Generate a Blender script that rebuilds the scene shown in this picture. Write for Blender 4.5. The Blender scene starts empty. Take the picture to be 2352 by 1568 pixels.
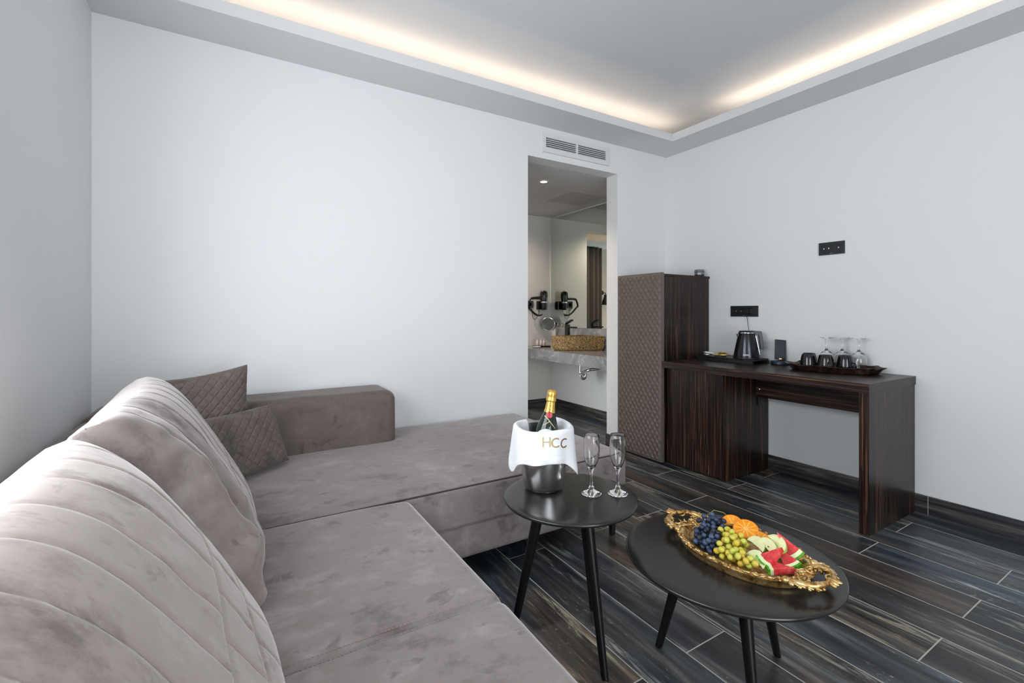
import bpy, bmesh, math, random
from mathutils import Vector, Matrix, Euler
from math import sin, cos, pi, radians as R, sqrt, atan2, hypot

# ------------------------------------------------------------------ camera, light, exposure
SC = bpy.context.scene
COL = SC.collection
SC.view_settings.view_transform = 'Standard'
SC.view_settings.look = 'None'
SC.view_settings.gamma = 1.0
SC.view_settings.use_curve_mapping = False
SC.view_settings.exposure = 0.0
SC.cycles.use_denoising = True
SC.cycles.max_bounces = 10
SC.cycles.diffuse_bounces = 6
SC.cycles.glossy_bounces = 5
SC.cycles.transmission_bounces = 10
SC.cycles.transparent_max_bounces = 10
SC.cycles.sample_clamp_indirect = 6.0
SC.cycles.caustics_refractive = False
SC.cycles.caustics_reflective = False

YAW = 0.5461
cam = bpy.data.cameras.new('camera'); camo = bpy.data.objects.new('camera', cam); COL.objects.link(camo)
camo.location = (0, 0, 1.13); camo.rotation_euler = (pi / 2, 0, -YAW)
cam.sensor_width = 36; cam.sensor_fit = 'HORIZONTAL'; cam.lens = 1066.9 / 2352 * 36
cam.shift_y = -(784 - 718.4) / 2352; cam.clip_start = 0.02
SC.camera = camo

W = bpy.data.worlds.new('World'); SC.world = W; W.use_nodes = True
bg = W.node_tree.nodes['Background']
bg.inputs[0].default_value = (0.90, 0.955, 1.0, 1); bg.inputs[1].default_value = 8.7

# room numbers (metres): wall planes found from the photograph's perspective
XL, XR, YB, YF, SOF, CEI = -0.545, 3.345, 2.84, -2.4, 2.519, 2.70
WIN_L = (0.20, 1.79, 0.74, 2.05)      # window in the left wall: y0 y1 z0 z1
WIN_R = (-0.45, 1.30, 0.05, 2.20)        # glazed door in the rear wall: x0 x1 z0 z1
YF2, XB2 = 4.575, 1.55                # vanity passage: far wall, left wall
BCE = 2.283                           # passage ceiling

def area(name, loc, rot, sx, sy, power, color, portal=False):
    l = bpy.data.lights.new(name, 'AREA'); l.shape = 'RECTANGLE'; l.size = sx; l.size_y = sy
    l.energy = power; l.color = color
    if portal: l.cycles.is_portal = True
    o = bpy.data.objects.new(name, l); COL.objects.link(o); o.location = loc; o.rotation_euler = rot
    return o
area('window_daylight', (XL - 0.06, (WIN_L[0] + WIN_L[1]) / 2, (WIN_L[2] + WIN_L[3]) / 2), (0, -pi / 2, 0), WIN_L[3] - WIN_L[2], WIN_L[1] - WIN_L[0], 1, (1, 1, 1), True)
area('door_daylight', ((WIN_R[0] + WIN_R[1]) / 2, YF - 0.06, (WIN_R[2] + WIN_R[3]) / 2), (pi / 2, 0, 0), WIN_R[1] - WIN_R[0], WIN_R[3] - WIN_R[2], 1, (1, 1, 1), True)

def spot(name, loc, rot, power, color, size=R(100), rad=0.04):
    l = bpy.data.lights.new(name, 'SPOT'); l.energy = power; l.color = color; l.spot_size = size; l.spot_blend = 0.6; l.shadow_soft_size = rad
    o = bpy.data.objects.new(name, l); COL.objects.link(o); o.location = loc; o.rotation_euler = rot
    return o

random.seed(7)

# ------------------------------------------------------------------ mesh helpers
class MB:
    def __init__(s): s.v = []; s.f = []
    def add(s, vs, fs, M=None):
        b = len(s.v)
        s.v += [tuple(M @ Vector(p)) for p in vs] if M is not None else [tuple(p) for p in vs]
        s.f += [tuple(b + i for i in f) for f in fs]; return s
    def box(s, x0, x1, y0, y1, z0, z1, M=None):
        return s.add([(x0, y0, z0), (x1, y0, z0), (x1, y1, z0), (x0, y1, z0), (x0, y0, z1), (x1, y0, z1), (x1, y1, z1), (x0, y1, z1)],
                     [(0, 3, 2, 1), (4, 5, 6, 7), (0, 1, 5, 4), (1, 2, 6, 5), (2, 3, 7, 6), (3, 0, 4, 7)], M)
    def grid(s, fn, nu, nv, cu=False, cv=False, flip=False, M=None):
        vs = []
        mu, mv = (nu if cu else nu + 1), (nv if cv else nv + 1)
        for i in range(mu):
            for j in range(mv): vs.append(fn(i / nu, j / nv))
        fs = []
        for i in range(nu):
            for j in range(nv):
                a, b = i * mv + j, ((i + 1) % mu) * mv + j
                c, d = ((i + 1) % mu) * mv + (j + 1) % mv, i * mv + (j + 1) % mv
                fs.append((a, d, c, b) if flip else (a, b, c, d))
        return s.add(vs, fs, M)
    def lathe(s, prof, seg=32, c=(0, 0, 0), M=None):
        vs, fs, rings = [], [], []
        for r, z in prof:
            if r < 1e-6: rings.append([len(vs)]); vs.append((c[0], c[1], c[2] + z))
            else:
                rings.append(list(range(len(vs), len(vs) + seg)))
                vs += [(c[0] + r * cos(2 * pi * k / seg), c[1] + r * sin(2 * pi * k / seg), c[2] + z) for k in range(seg)]
        for a, b in zip(rings, rings[1:]):
            for k in range(seg):
                k2 = (k + 1) % seg
                if len(a) == 1 and len(b) == 1: continue
                if len(a) == 1: fs.append((a[0], b[k2], b[k]))
                elif len(b) == 1: fs.append((a[k], a[k2], b[0]))
                else: fs.append((a[k], a[k2], b[k2], b[k]))
        return s.add(vs, fs, M)
    def tube(s, pts, r, seg=10, caps=True, closed=False, M=None):
        P = [Vector(p) for p in pts]; n = len(P)
        rr = list(r) if isinstance(r, (list, tuple)) else [r] * n
        up = None; vs = []; fs = []
        for i in range(n):
            a, b = (P[(i - 1) % n], P[(i + 1) % n]) if closed else (P[max(i - 1, 0)], P[min(i + 1, n - 1)])
            t = (b - a).normalized()
            if up is None:
                up = t.orthogonal().normalized()
            up = (up - t * up.dot(t))
            up = up.normalized() if up.length > 1e-6 else t.orthogonal().normalized()
            w = t.cross(up)
            vs += [tuple(P[i] + (up * cos(2 * pi * k / seg) + w * sin(2 * pi * k / seg)) * rr[i]) for k in range(seg)]
        for i in range(n if closed else n - 1):
            i2 = (i + 1) % n
            for k in range(seg):
                k2 = (k + 1) % seg
                fs.append((i * seg + k, i * seg + k2, i2 * seg + k2, i2 * seg + k))
        if caps and not closed:
            fs.append(tuple(range(seg - 1, -1, -1))); fs.append(tuple((n - 1) * seg + k for k in range(seg)))
        return s.add(vs, fs, M)
    def prism(s, poly, z0, z1, M=None):
        n = len(poly)
        vs = [(x, y, z0) for x, y in poly] + [(x, y, z1) for x, y in poly]
        fs = [tuple(range(n - 1, -1, -1)), tuple(range(n, 2 * n))] + [(k, (k + 1) % n, n + (k + 1) % n, n + k) for k in range(n)]
        return s.add(vs, fs, M)
    def ell(s, c, r, seg=12, rings=8, M=None):
        r = (r, r, r) if not isinstance(r, (tuple, list)) else r
        prof = [(sin(pi * i / rings), -cos(pi * i / rings)) for i in range(rings + 1)]
        m = Matrix.Translation(c) @ Matrix.Diagonal((r[0], r[1], r[2], 1))
        prof[0] = (0, -1); prof[-1] = (0, 1)
        return s.lathe(prof, seg, (0, 0, 0), (M @ m) if M is not None else m)
    def rbox(s, x0, x1, y0, y1, z0, z1, r, n=(8, 8, 8), rs=4, fn=None, M=None):
        """rounded box: shell of a box lattice, pushed to radius r; fn(p, u, v, w) may deform it"""
        def ax(a, b, n):
            e = [a + r * (1 - cos(pi / 2 * i / rs)) if False else a + r * i / rs for i in range(rs + 1)]
            m = [a + r + (b - a - 2 * r) * i / n for i in range(1, n)]
            return e + m + [b - r * i / rs for i in range(rs, -1, -1)]
        X, Y, Z = ax(x0, x1, n[0]), ax(y0, y1, n[1]), ax(z0, z1, n[2])
        idx = {}; vs = []; fs = []
        def vid(i, j, k):
            if (i, j, k) not in idx:
                p = Vector((X[i], Y[j], Z[k]))
                q = Vector((min(max(p.x, x0 + r), x1 - r), min(max(p.y, y0 + r), y1 - r), min(max(p.z, z0 + r), z1 - r)))
                d = p - q
                # even angles along the rounding
                d = Vector([math.copysign(math.tan(min(abs(c) / r, 1) * pi / 4), c) for c in d])
                if d.length > 1e-9: p = q + d.normalized() * r
                if fn: p = fn(p, (p.x - x0) / (x1 - x0), (p.y - y0) / (y1 - y0), (p.z - z0) / (z1 - z0))
                idx[(i, j, k)] = len(vs); vs.append(tuple(p))
            return idx[(i, j, k)]
        nx, ny, nz = len(X) - 1, len(Y) - 1, len(Z) - 1
        for i in range(nx):
            for j in range(ny):
                fs.append((vid(i, j, 0), vid(i, j + 1, 0), vid(i + 1, j + 1, 0), vid(i + 1, j, 0)))
                fs.append((vid(i, j, nz), vid(i + 1, j, nz), vid(i + 1, j + 1, nz), vid(i, j + 1, nz)))
            for k in range(nz):
                fs.append((vid(i, 0, k), vid(i + 1, 0, k), vid(i + 1, 0, k + 1), vid(i, 0, k + 1)))
                fs.append((vid(i, ny, k), vid(i, ny, k + 1), vid(i + 1, ny, k + 1), vid(i + 1, ny, k)))
        for j in range(ny):
            for k in range(nz):
                fs.append((vid(0, j, k), vid(0, j, k + 1), vid(0, j + 1, k + 1), vid(0, j + 1, k)))
                fs.append((vid(nx, j, k), vid(nx, j + 1, k), vid(nx, j + 1, k + 1), vid(nx, j, k + 1)))
        return s.add(vs, fs, M)
    def mesh(s, name, mat, smooth=True, bev=0, seg=2, ang=40, recalc=True):
        bm = bmesh.new()
        bv = [bm.verts.new(p) for p in s.v]
        for f in s.f:
            try: bm.faces.new([bv[i] for i in f])
            except ValueError: pass
        if recalc: bmesh.ops.recalc_face_normals(bm, faces=bm.faces)
        if bev:
            es = [e for e in bm.edges if len(e.link_faces) == 2 and e.calc_face_angle(0) > R(30)]
            bmesh.ops.bevel(bm, geom=es, offset=bev, segments=seg, profile=0.5, affect='EDGES')
        me = bpy.data.meshes.new(name); bm.to_mesh(me); bm.free()
        if smooth:
            me.polygons.foreach_set('use_smooth', [True] * len(me.polygons))
            me.set_sharp_from_angle(angle=R(ang))
        for m in (mat if isinstance(mat, (list, tuple)) else [mat]): me.materials.append(m)
        return me
    def build(s, name, mat, parent=None, **k):
        o = bpy.data.objects.new(name, s.mesh(name, mat, **k)); COL.objects.link(o)
        if parent is not None: o.parent = parent
        if k.get('bev') and k.get('smooth', True):
            wn = o.modifiers.new('weighted_normals', 'WEIGHTED_NORMAL'); wn.keep_sharp = True
        return o

def tag(o, label=None, cat=None, group=None, kind=None):
    if label: o['label'] = label
    if cat: o['category'] = cat
    if group: o['group'] = group
    if kind: o['kind'] = kind
    return o
def thing(name, label, cat, loc=(0, 0, 0), rz=0, group=None, rot=None):
    o = bpy.data.objects.new(name, None); COL.objects.link(o)
    o.empty_display_size = 0.05; o.location = loc; o.rotation_euler = rot if rot else (0, 0, rz)
    return tag(o, label, cat, group)
def copy_thing(src, loc=None, rot=None, label=None):
    r = src.copy(); COL.objects.link(r)
    if loc is not None: r.location = loc
    if rot is not None: r.rotation_euler = rot
    if label: r['label'] = label
    def rec(a, b):
        for ch in list(a.children):
            c = ch.copy(); COL.objects.link(c); c.parent = b; rec(ch, c)
    rec(src, r); return r
def text_mesh(txt, size, depth, bold=0.0):
    cu = bpy.data.curves.new('lettering', 'FONT'); cu.body = txt; cu.size = size; cu.extrude = depth; cu.offset = bold
    cu.align_x = 'CENTER'; cu.align_y = 'CENTER'; cu.resolution_u = 4
    o = bpy.data.objects.new('lettering', cu); COL.objects.link(o)
    dg = bpy.context.evaluated_depsgraph_get(); me = bpy.data.meshes.new_from_object(o.evaluated_get(dg))
    vs = [tuple(v.co) for v in me.vertices]; fs = [tuple(p.vertices) for p in me.polygons]
    bpy.data.objects.remove(o); bpy.data.curves.remove(cu); bpy.data.meshes.remove(me)
    return vs, fs
def arc(c, r, a0, a1, n, plane='xy'):
    out = []
    for i in range(n + 1):
        a = a0 + (a1 - a0) * i / n
        p = (r * cos(a), r * sin(a))
        out.append((c[0] + p[0], c[1] + p[1], c[2]) if plane == 'xy' else (c[0] + p[0], c[1], c[2] + p[1]) if plane == 'xz' else (c[0], c[1] + p[0], c[2] + p[1]))
    return out
def sm(a, b, x):
    t = min(max((x - a) / (b - a), 0), 1); return t * t * (3 - 2 * t)
def hsh(*a):
    return math.fmod(abs(sin(sum(x * k for x, k in zip(a, (12.9898, 78.233, 37.719))) + 1.7) * 43758.5453), 1.0)
def vnoise(x, y, z=0.0):
    xi, yi, zi = math.floor(x), math.floor(y), math.floor(z); fx, fy, fz = x - xi, y - yi, z - zi
    fx, fy, fz = (t * t * (3 - 2 * t) for t in (fx, fy, fz))
    def l(a, b, t): return a + (b - a) * t
    return l(l(l(hsh(xi, yi, zi), hsh(xi + 1, yi, zi), fx), l(hsh(xi, yi + 1, zi), hsh(xi + 1, yi + 1, zi), fx), fy),
             l(l(hsh(xi, yi, zi + 1), hsh(xi + 1, yi, zi + 1), fx), l(hsh(xi, yi + 1, zi + 1), hsh(xi + 1, yi + 1, zi + 1), fx), fy), fz) - 0.5

# ------------------------------------------------------------------ material helpers
def srgb(r, g, b):
    f = lambda c: (c / 255 / 12.92) if c / 255 <= 0.04045 else ((c / 255 + 0.055) / 1.055) ** 2.4
    return (f(r), f(g), f(b), 1)
class NT:
    def __init__(s, m): s.t = m.node_tree; s.n = s.t.nodes; s.l = s.t.links
    def new(s, typ, **k):
        n = s.n.new(typ)
        for a, b in k.items(): setattr(n, a, b)
        return n
    def set(s, sock, v):
        if isinstance(v, bpy.types.NodeSocket): s.l.new(v, sock)
        else: sock.default_value = v
    def math(s, op, a, b=0.0, c=None):
        n = s.new('ShaderNodeMath', operation=op); s.set(n.inputs[0], a); s.set(n.inputs[1], b)
        if c is not None: s.set(n.inputs[2], c)
        return n.outputs[0]
    def mixc(s, fac, a, b, mode='MIX'):
        n = s.new('ShaderNodeMix', data_type='RGBA', blend_type=mode); s.set(n.inputs[0], fac); s.set(n.inputs[6], a); s.set(n.inputs[7], b)
        return n.outputs[2]
    def ramp(s, fac, stops, interp='LINEAR'):
        n = s.new('ShaderNodeValToRGB'); e = n.color_ramp.elements; n.color_ramp.interpolation = interp
        while len(e) > 1: e.remove(e[-1])
        for i, (p, c) in enumerate(stops):
            x = e[0] if i == 0 else e.new(p)
            x.position = p; x.color = c if isinstance(c, tuple) else (c, c, c, 1)
        s.set(n.inputs[0], fac); return n.outputs[0]
    def coord(s, scale=(1, 1, 1), loc=(0, 0, 0), rot=(0, 0, 0), out='Object'):
        tc = s.new('ShaderNodeTexCoord'); mp = s.new('ShaderNodeMapping')
        s.l.new(tc.outputs[out], mp.inputs[0]); mp.inputs['Scale'].default_value = scale; mp.inputs['Location'].default_value = loc; mp.inputs['Rotation'].default_value = rot
        return mp.outputs[0]
    def noise(s, vec, scale=5, detail=4, rough=0.5, dist=0.0):
        n = s.new('ShaderNodeTexNoise'); s.set(n.inputs['Vector'], vec); n.inputs['Scale'].default_value = scale
        n.inputs['Detail'].default_value = detail; n.inputs['Roughness'].default_value = rough; n.inputs['Distortion'].default_value = dist
        return n.outputs[0]
    def bump(s, h, strength=0.3, dist=0.01):
        n = s.new('ShaderNodeBump'); n.inputs['Strength'].default_value = strength; n.inputs['Distance'].default_value = dist
        s.set(n.inputs['Height'], h); return n.outputs[0]
def mat(name, color=(0.8, 0.8, 0.8, 1), rough=0.5, metal=0.0, spec=0.5, **k):
    m = bpy.data.materials.new(name); m.use_nodes = True
    b = m.node_tree.nodes['Principled BSDF']; m['b'] = 1
    b.inputs['Base Color'].default_value = color; b.inputs['Roughness'].default_value = rough
    b.inputs['Metallic'].default_value = metal; b.inputs['Specular IOR Level'].default_value = spec
    for a, v in k.items(): b.inputs[a.replace('_', ' ')].default_value = v
    return m
def bs(m): return m.node_tree.nodes['Principled BSDF']
def emit(name, color, strength):
    m = mat(name, (0.8, 0.8, 0.8, 1), 0.5); b = bs(m)
    b.inputs['Emission Color'].default_value = color; b.inputs['Emission Strength'].default_value = strength; return m

def plaster(name, c, bump=0.05):
    m = mat(name, c, 0.75, spec=0.25); n = NT(m)
    h = n.noise(n.coord(), 140, 3, 0.6); n.set(bs(m).inputs['Normal'], n.bump(h, bump, 0.002))
    big = n.noise(n.coord(), 1.1, 2, 0.5)
    n.set(bs(m).inputs['Base Color'], n.mixc(n.ramp(big, [(0.3, 0.0), (0.7, 1.0)]), tuple(x * 0.985 for x in c[:3]) + (1,), c))
    return m
M_WALL = plaster('wall_paint', (0.80, 0.805, 0.81, 1))
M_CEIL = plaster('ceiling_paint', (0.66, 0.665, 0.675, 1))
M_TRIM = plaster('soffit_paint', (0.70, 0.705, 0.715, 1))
M_BATH = plaster('passage_paint', (0.78, 0.76, 0.72, 1))

def tile_mat():
    """dark reclaimed-wood porcelain planks with pale grout"""
    m = mat('wood_look_tiles', rough=0.3); n = NT(m); b = bs(m)
    tc = n.new('ShaderNodeTexCoord'); sp = n.new('ShaderNodeSeparateXYZ'); n.l.new(tc.outputs['Object'], sp.inputs[0])
    x, y, z = sp.outputs
    cx = n.math('DIVIDE', n.math('ADD', x, -1.0925), 0.205)
    col = n.math('FLOOR', cx); fx = n.math('SUBTRACT', cx, col)
    odd = n.math('FLOORED_MODULO', col, 2.0)
    cy = n.math('DIVIDE', n.math('SUBTRACT', n.math('SUBTRACT', y, 0.604), n.math('MULTIPLY', odd, 0.415)), 1.226)
    row = n.math('FLOOR', cy); fy = n.math('SUBTRACT', cy, row)
    cmb = n.new('ShaderNodeCombineXYZ'); n.set(cmb.inputs[0], col); n.set(cmb.inputs[1], row); n.set(cmb.inputs[2], 3.0)
    wn = n.new('ShaderNodeTexWhiteNoise', noise_dimensions='3D'); n.l.new(cmb.outputs[0], wn.inputs['Vector'])
    rnd = wn.outputs['Value']; rs = n.new('ShaderNodeSeparateColor'); n.l.new(wn.outputs['Color'], rs.inputs[0])
    gx = n.math('MULTIPLY', n.math('MINIMUM', fx, n.math('SUBTRACT', 1.0, fx)), 0.205)
    gy = n.math('MULTIPLY', n.math('MINIMUM', fy, n.math('SUBTRACT', 1.0, fy)), 1.226)
    g = n.math('MINIMUM', gx, gy)
    grout = n.math('SUBTRACT', 1.0, n.ramp(n.math('MULTIPLY', g, 100.0), [(0.17, 0.0), (0.25, 1.0)]))
    # per-tile shifted coordinates, streaked along y
    off = n.new('ShaderNodeVectorMath', operation='MULTIPLY_ADD'); n.l.new(wn.outputs['Color'], off.inputs[0]); off.inputs[1].default_value = (37, 41, 29)
    n.l.new(tc.outputs['Object'], off.inputs[2])
    def vec(sx, sy, sz=1):
        v = n.new('ShaderNodeVectorMath', operation='MULTIPLY'); n.l.new(off.outputs[0], v.inputs[0]); v.inputs[1].default_value = (sx, sy, sz); return v.outputs[0]
    s1 = n.noise(vec(9, 0.9), 1.0, 5, 0.6, 0.6)
    s2 = n.noise(vec(38, 2.2), 1.0, 6, 0.65, 0.4)
    s3 = n.noise(vec(5, 1.1), 1.3, 3, 0.5)
    fine = n.noise(vec(230, 7), 1.0, 3, 0.6)
    base = n.ramp(s1, [(0.32, srgb(20, 22, 27)), (0.44, srgb(42, 46, 52)), (0.54, srgb(80, 84, 90)), (0.66, srgb(134, 136, 136))])
    blue = n.ramp(s3, [(0.40, 0.0), (0.62, 0.75)])
    base = n.mixc(n.math('MULTIPLY', blue, n.ramp(rs.outputs[0], [(0.3, 0.0), (0.6, 1.0)])), base, n.ramp(s2, [(0.34, srgb(20, 30, 40)), (0.54, srgb(62, 84, 100)), (0.68, srgb(120, 146, 160))]))
    brn = n.ramp(s3, [(0.42, 1.0), (0.60, 0.15)])
    base = n.mixc(n.math('MULTIPLY', n.math('MULTIPLY', brn, n.ramp(rs.outputs[1], [(0.35, 0.0), (0.65, 0.9)])), 0.8), base,
                  n.ramp(s2, [(0.34, srgb(40, 34, 30)), (0.50, srgb(100, 84, 70)), (0.66, srgb(160, 132, 106))]))
    patch = n.noise(vec(8, 1.3), 1.0, 4, 0.6, 0.5)
    base = n.mixc(n.math('MULTIPLY', n.ramp(patch, [(0.46, 0.0), (0.62, 1.0)]), 0.62), base, n.mixc(rnd, srgb(22, 24, 30), srgb(32, 30, 31)))
    worn = n.ramp(n.noise(vec(9, 1.5, 3), 1.0, 3, 0.5), [(0.50, 0.0), (0.60, 1.0)])
    st = n.math('MULTIPLY', n.ramp(n.noise(vec(30, 2.6), 1.0, 9, 0.76, 1.2), [(0.50, 0.0), (0.60, 1.0)]), worn)
    base = n.mixc(st, base, n.mixc(rs.outputs[2], srgb(206, 194, 168), srgb(166, 180, 188)))
    speck = n.math('MULTIPLY', n.ramp(n.noise(vec(120, 34), 1.0, 5, 0.7, 0.6), [(0.60, 0.0), (0.66, 0.8)]), n.ramp(n.noise(vec(8, 2.2, 5), 1.0, 2, 0.5), [(0.52, 0.0), (0.60, 1.0)]))
    base = n.mixc(speck, base, srgb(188, 178, 160))
    base = n.mixc(n.math('MULTIPLY', n.ramp(fine, [(0.45, 0.0), (0.7, 1.0)]), 0.25), base, srgb(14, 14, 16))
    base = n.mixc(n.math('MULTIPLY', n.math('SUBTRACT', 0.5, n.math('MULTIPLY', rnd, 0.5)), 1.0), base, srgb(16, 18, 22))
    n.set(b.inputs['Base Color'], n.mixc(grout, base, srgb(190, 187, 180)))
    n.set(b.inputs['Roughness'], n.ramp(n.math('ADD', n.math('MULTIPLY', s2, 0.8), n.math('MULTIPLY', grout, 0.5)), [(0.2, 0.27), (0.7, 0.42), (1.0, 0.75)]))
    n.set(b.inputs['Normal'], n.bump(n.math('SUBTRACT', n.math('MULTIPLY', s2, 0.4), grout), 0.25, 0.003))
    b.inputs['Specular IOR Level'].default_value = 0.5
    return m
M_TILE = tile_mat()
def bb_mat():
    m = mat('wood_look_skirting', rough=0.35); n = NT(m); b = bs(m)
    c = n.new('ShaderNodeTexCoord'); sp = n.new('ShaderNodeSeparateXYZ'); n.l.new(c.outputs['Object'], sp.inputs[0])
    al = n.math('ADD', sp.outputs[0], sp.outputs[1])
    f = n.math('FRACT', n.math('DIVIDE', n.math('SUBTRACT', al, 1.009 + 3.337), 1.226))
    gr = n.math('SUBTRACT', 1.0, n.ramp(n.math('MULTIPLY', n.math('MINIMUM', f, n.math('SUBTRACT', 1.0, f)), 122.6), [(0.14, 0.0), (0.2, 1.0)]))
    s = n.noise(n.coord((1.2, 1.2, 26)), 1.3, 6, 0.65, 0.5); p = n.noise(n.coord((2, 2, 6)), 1.2, 3)
    base = n.ramp(s, [(0.32, srgb(26, 27, 31)), (0.46, srgb(52, 53, 57)), (0.58, srgb(96, 92, 86)), (0.7, srgb(150, 146, 138))])
    base = n.mixc(n.ramp(p, [(0.4, 0.0), (0.7, 0.6)]), base, srgb(22, 23, 28))
    n.set(b.inputs['Base Color'], n.mixc(gr, base, srgb(160, 158, 152))); return m
M_BB = bb_mat()

def ebony(name, sc, gain=1.0):
    """striped macassar ebony veneer; sc stretches the grain"""
    m = mat(name, rough=0.32, spec=0.36); n = NT(m); b = bs(m)
    wob = n.noise(n.coord(tuple(min(v, 6) for v in sc)), 1.0, 2)
    v = n.coord(sc)
    def dist(vv, k):
        a = n.new('ShaderNodeVectorMath', operation='MULTIPLY_ADD'); n.set(a.inputs[0], wob); a.inputs[1].default_value = (k, k, k); n.l.new(vv, a.inputs[2]); return a.outputs[0]
    f = n.noise(dist(v, 3.0), 1.0, 6, 0.70, 0.10)
    c = n.noise(dist(n.coord(tuple(x * 0.13 for x in sc)), 1.0), 1.0, 3, 0.5, 0.1)
    col = n.ramp(f, [(0.36, srgb(12, 9, 9)), (0.47, srgb(28, 19, 17)), (0.54, srgb(58, 39, 30)), (0.61, srgb(98, 67, 50)), (0.70, srgb(148, 108, 82))])
    col = n.mixc(n.ramp(c, [(0.35, 0.75), (0.62, 0.0)]), col, srgb(17, 12, 12))
    if gain != 1.0: col = n.mixc(1.0, col, (gain, gain, gain, 1), 'MULTIPLY')
    n.set(b.inputs['Base Color'], col)
    n.set(b.inputs['Roughness'], n.ramp(f, [(0.3, 0.27), (0.7, 0.40)])); n.set(b.inputs['Normal'], n.bump(f, 0.05, 0.001))
    return m
M_EBV = ebony('ebony_upright_grain', (125, 125, 1.1))
M_EBH = ebony('ebony_level_grain', (125, 1.1, 125))

def suede(name, c0, c1, c2, sheen=0.35):
    """brushed suede: the nap lies in lighter and darker patches and finger marks"""
    m = mat(name, c1, 0.9, spec=0.15); n = NT(m); b = bs(m)
    big = n.noise(n.coord(), 3.0, 6, 0.62, 0.25)
    brush = n.noise(n.coord((4, 10, 5), rot=(0, 0, 0.6)), 1.5, 6, 0.68, 0.35)
    med = n.noise(n.coord(loc=(5, 2, 1)), 13, 5, 0.72, 0.2)
    fine = n.noise(n.coord(), 420, 2, 0.6)
    k = n.math('ADD', n.math('ADD', n.math('MULTIPLY', big, 0.45), n.math('MULTIPLY', brush, 0.30)), n.math('MULTIPLY', med, 0.25))
    col = n.ramp(k, [(0.38, c0), (0.475, c1), (0.515, c1), (0.61, c2)])
    spots = n.math('MULTIPLY', n.ramp(n.noise(n.coord((6, 9, 7), loc=(3, 1, 0)), 1.7, 5, 0.62, 0.5), [(0.59, 0.0), (0.66, 1.0)]), 0.45)
    col = n.mixc(spots, col, tuple(x * 0.62 for x in c0[:3]) + (1,))
    n.set(b.inputs['Base Color'], col)
    b.inputs['Sheen Weight'].default_value = sheen; b.inputs['Sheen Roughness'].default_value = 0.35; b.inputs['Sheen Tint'].default_value = (1.0, 0.96, 0.95, 1)
    n.set(b.inputs['Normal'], n.bump(n.math('ADD', n.math('MULTIPLY', fine, 0.3), brush), 0.10, 0.002))
    return m
M_SUEDE = suede('taupe_suede', srgb(108, 98, 96), srgb(136, 126, 124), srgb(158, 148, 147), 0.65)
M_SUEDE_LIT = suede('window_lit_taupe_suede', srgb(132, 119, 113), srgb(168, 156, 150), srgb(188, 178, 173), 0.55)  # same suede, lightened: window light on the nearest cushion put into the colour
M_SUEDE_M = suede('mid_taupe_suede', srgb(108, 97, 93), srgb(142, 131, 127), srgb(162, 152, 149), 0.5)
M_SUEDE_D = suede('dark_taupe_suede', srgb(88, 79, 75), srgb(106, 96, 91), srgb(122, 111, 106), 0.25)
M_PIPE = mat('dark_piping', srgb(62, 56, 56), 0.85)
M_STITCH = mat('stitch_thread', srgb(150, 140, 136), 0.8)
M_FOOT = mat('black_plastic_foot', (0.012, 0.012, 0.013, 1), 0.4)
M_BLACKSAT = mat('black_satin_lacquer', (0.005, 0.005, 0.0055, 1), 0.34, spec=0.3)
M_BLACKTOP = mat('black_table_top', (0.0165, 0.0155, 0.0148, 1), 0.23)
M_BLACK = mat('black_plastic', (0.010, 0.010, 0.012, 1), 0.35)
M_BLACKG = mat('black_gloss', (0.008, 0.008, 0.009, 1), 0.12)
M_CER = mat('black_glazed_ceramic', (0.006, 0.006, 0.007, 1), 0.09)
M_STEEL = mat('brushed_steel', (0.80, 0.79, 0.78, 1), 0.2, 1.0, Anisotropic=0.5)
M_CHROME = mat('chrome', (0.75, 0.76, 0.78, 1), 0.1, 1.0)
M_DKCHROME = mat('black_steel', (0.035, 0.035, 0.04, 1), 0.2, 0.85)
M_WHITE = mat('white_plastic', (0.72, 0.73, 0.74, 1), 0.4)
M_GREYJAR = mat('grey_metal_jar', (0.22, 0.23, 0.25, 1), 0.3, 0.8)
M_NAVY = mat('navy_plastic', (0.010, 0.022, 0.045, 1), 0.4)
M_SCREEN = mat('phone_glass', (0.025, 0.030, 0.042, 1), 0.18)
M_LEATHER = mat('taupe_leather', srgb(106, 95, 89), 0.45, spec=0.4)
def _leather():
    n = NT(M_LEATHER); f = n.noise(n.coord(), 260, 3, 0.6); n.set(bs(M_LEATHER).inputs['Normal'], n.bump(f, 0.1, 0.001))
_leather()
def cloth_mat():
    m = mat('white_cotton', (0.86, 0.87, 0.89, 1), 0.9, spec=0.1); n = NT(m)
    f = n.noise(n.coord(), 600, 2); n.set(bs(m).inputs['Normal'], n.bump(f, 0.15, 0.001)); return m
M_CLOTH = cloth_mat()
M_GLASS = mat('clear_glass', (1, 1, 1, 1), 0.0, Transmission_Weight=1.0, IOR=1.47)
M_GREEN = mat('dark_green_glass', (0.012, 0.022, 0.014, 1), 0.06)
M_FOIL = mat('gold_foil', (0.72, 0.45, 0.10, 1), 0.32, 0.75)
M_FOILTXT = mat('dark_print', (0.03, 0.022, 0.01, 1), 0.5)
M_SEAL = mat('red_seal', (0.42, 0.012, 0.02, 1), 0.3)
M_LABEL = mat('white_label', (0.78, 0.79, 0.80, 1), 0.55)
M_GOLDTXT = mat('gold_thread', (0.46, 0.30, 0.12, 1), 0.42, 0.35)
M_GOLDTXT2 = mat('pale_gold_thread', (0.50, 0.40, 0.20, 1), 0.42, 0.25)
M_GOLDTXT3 = mat('bronze_thread', (0.28, 0.14, 0.06, 1), 0.42, 0.35)
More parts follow.
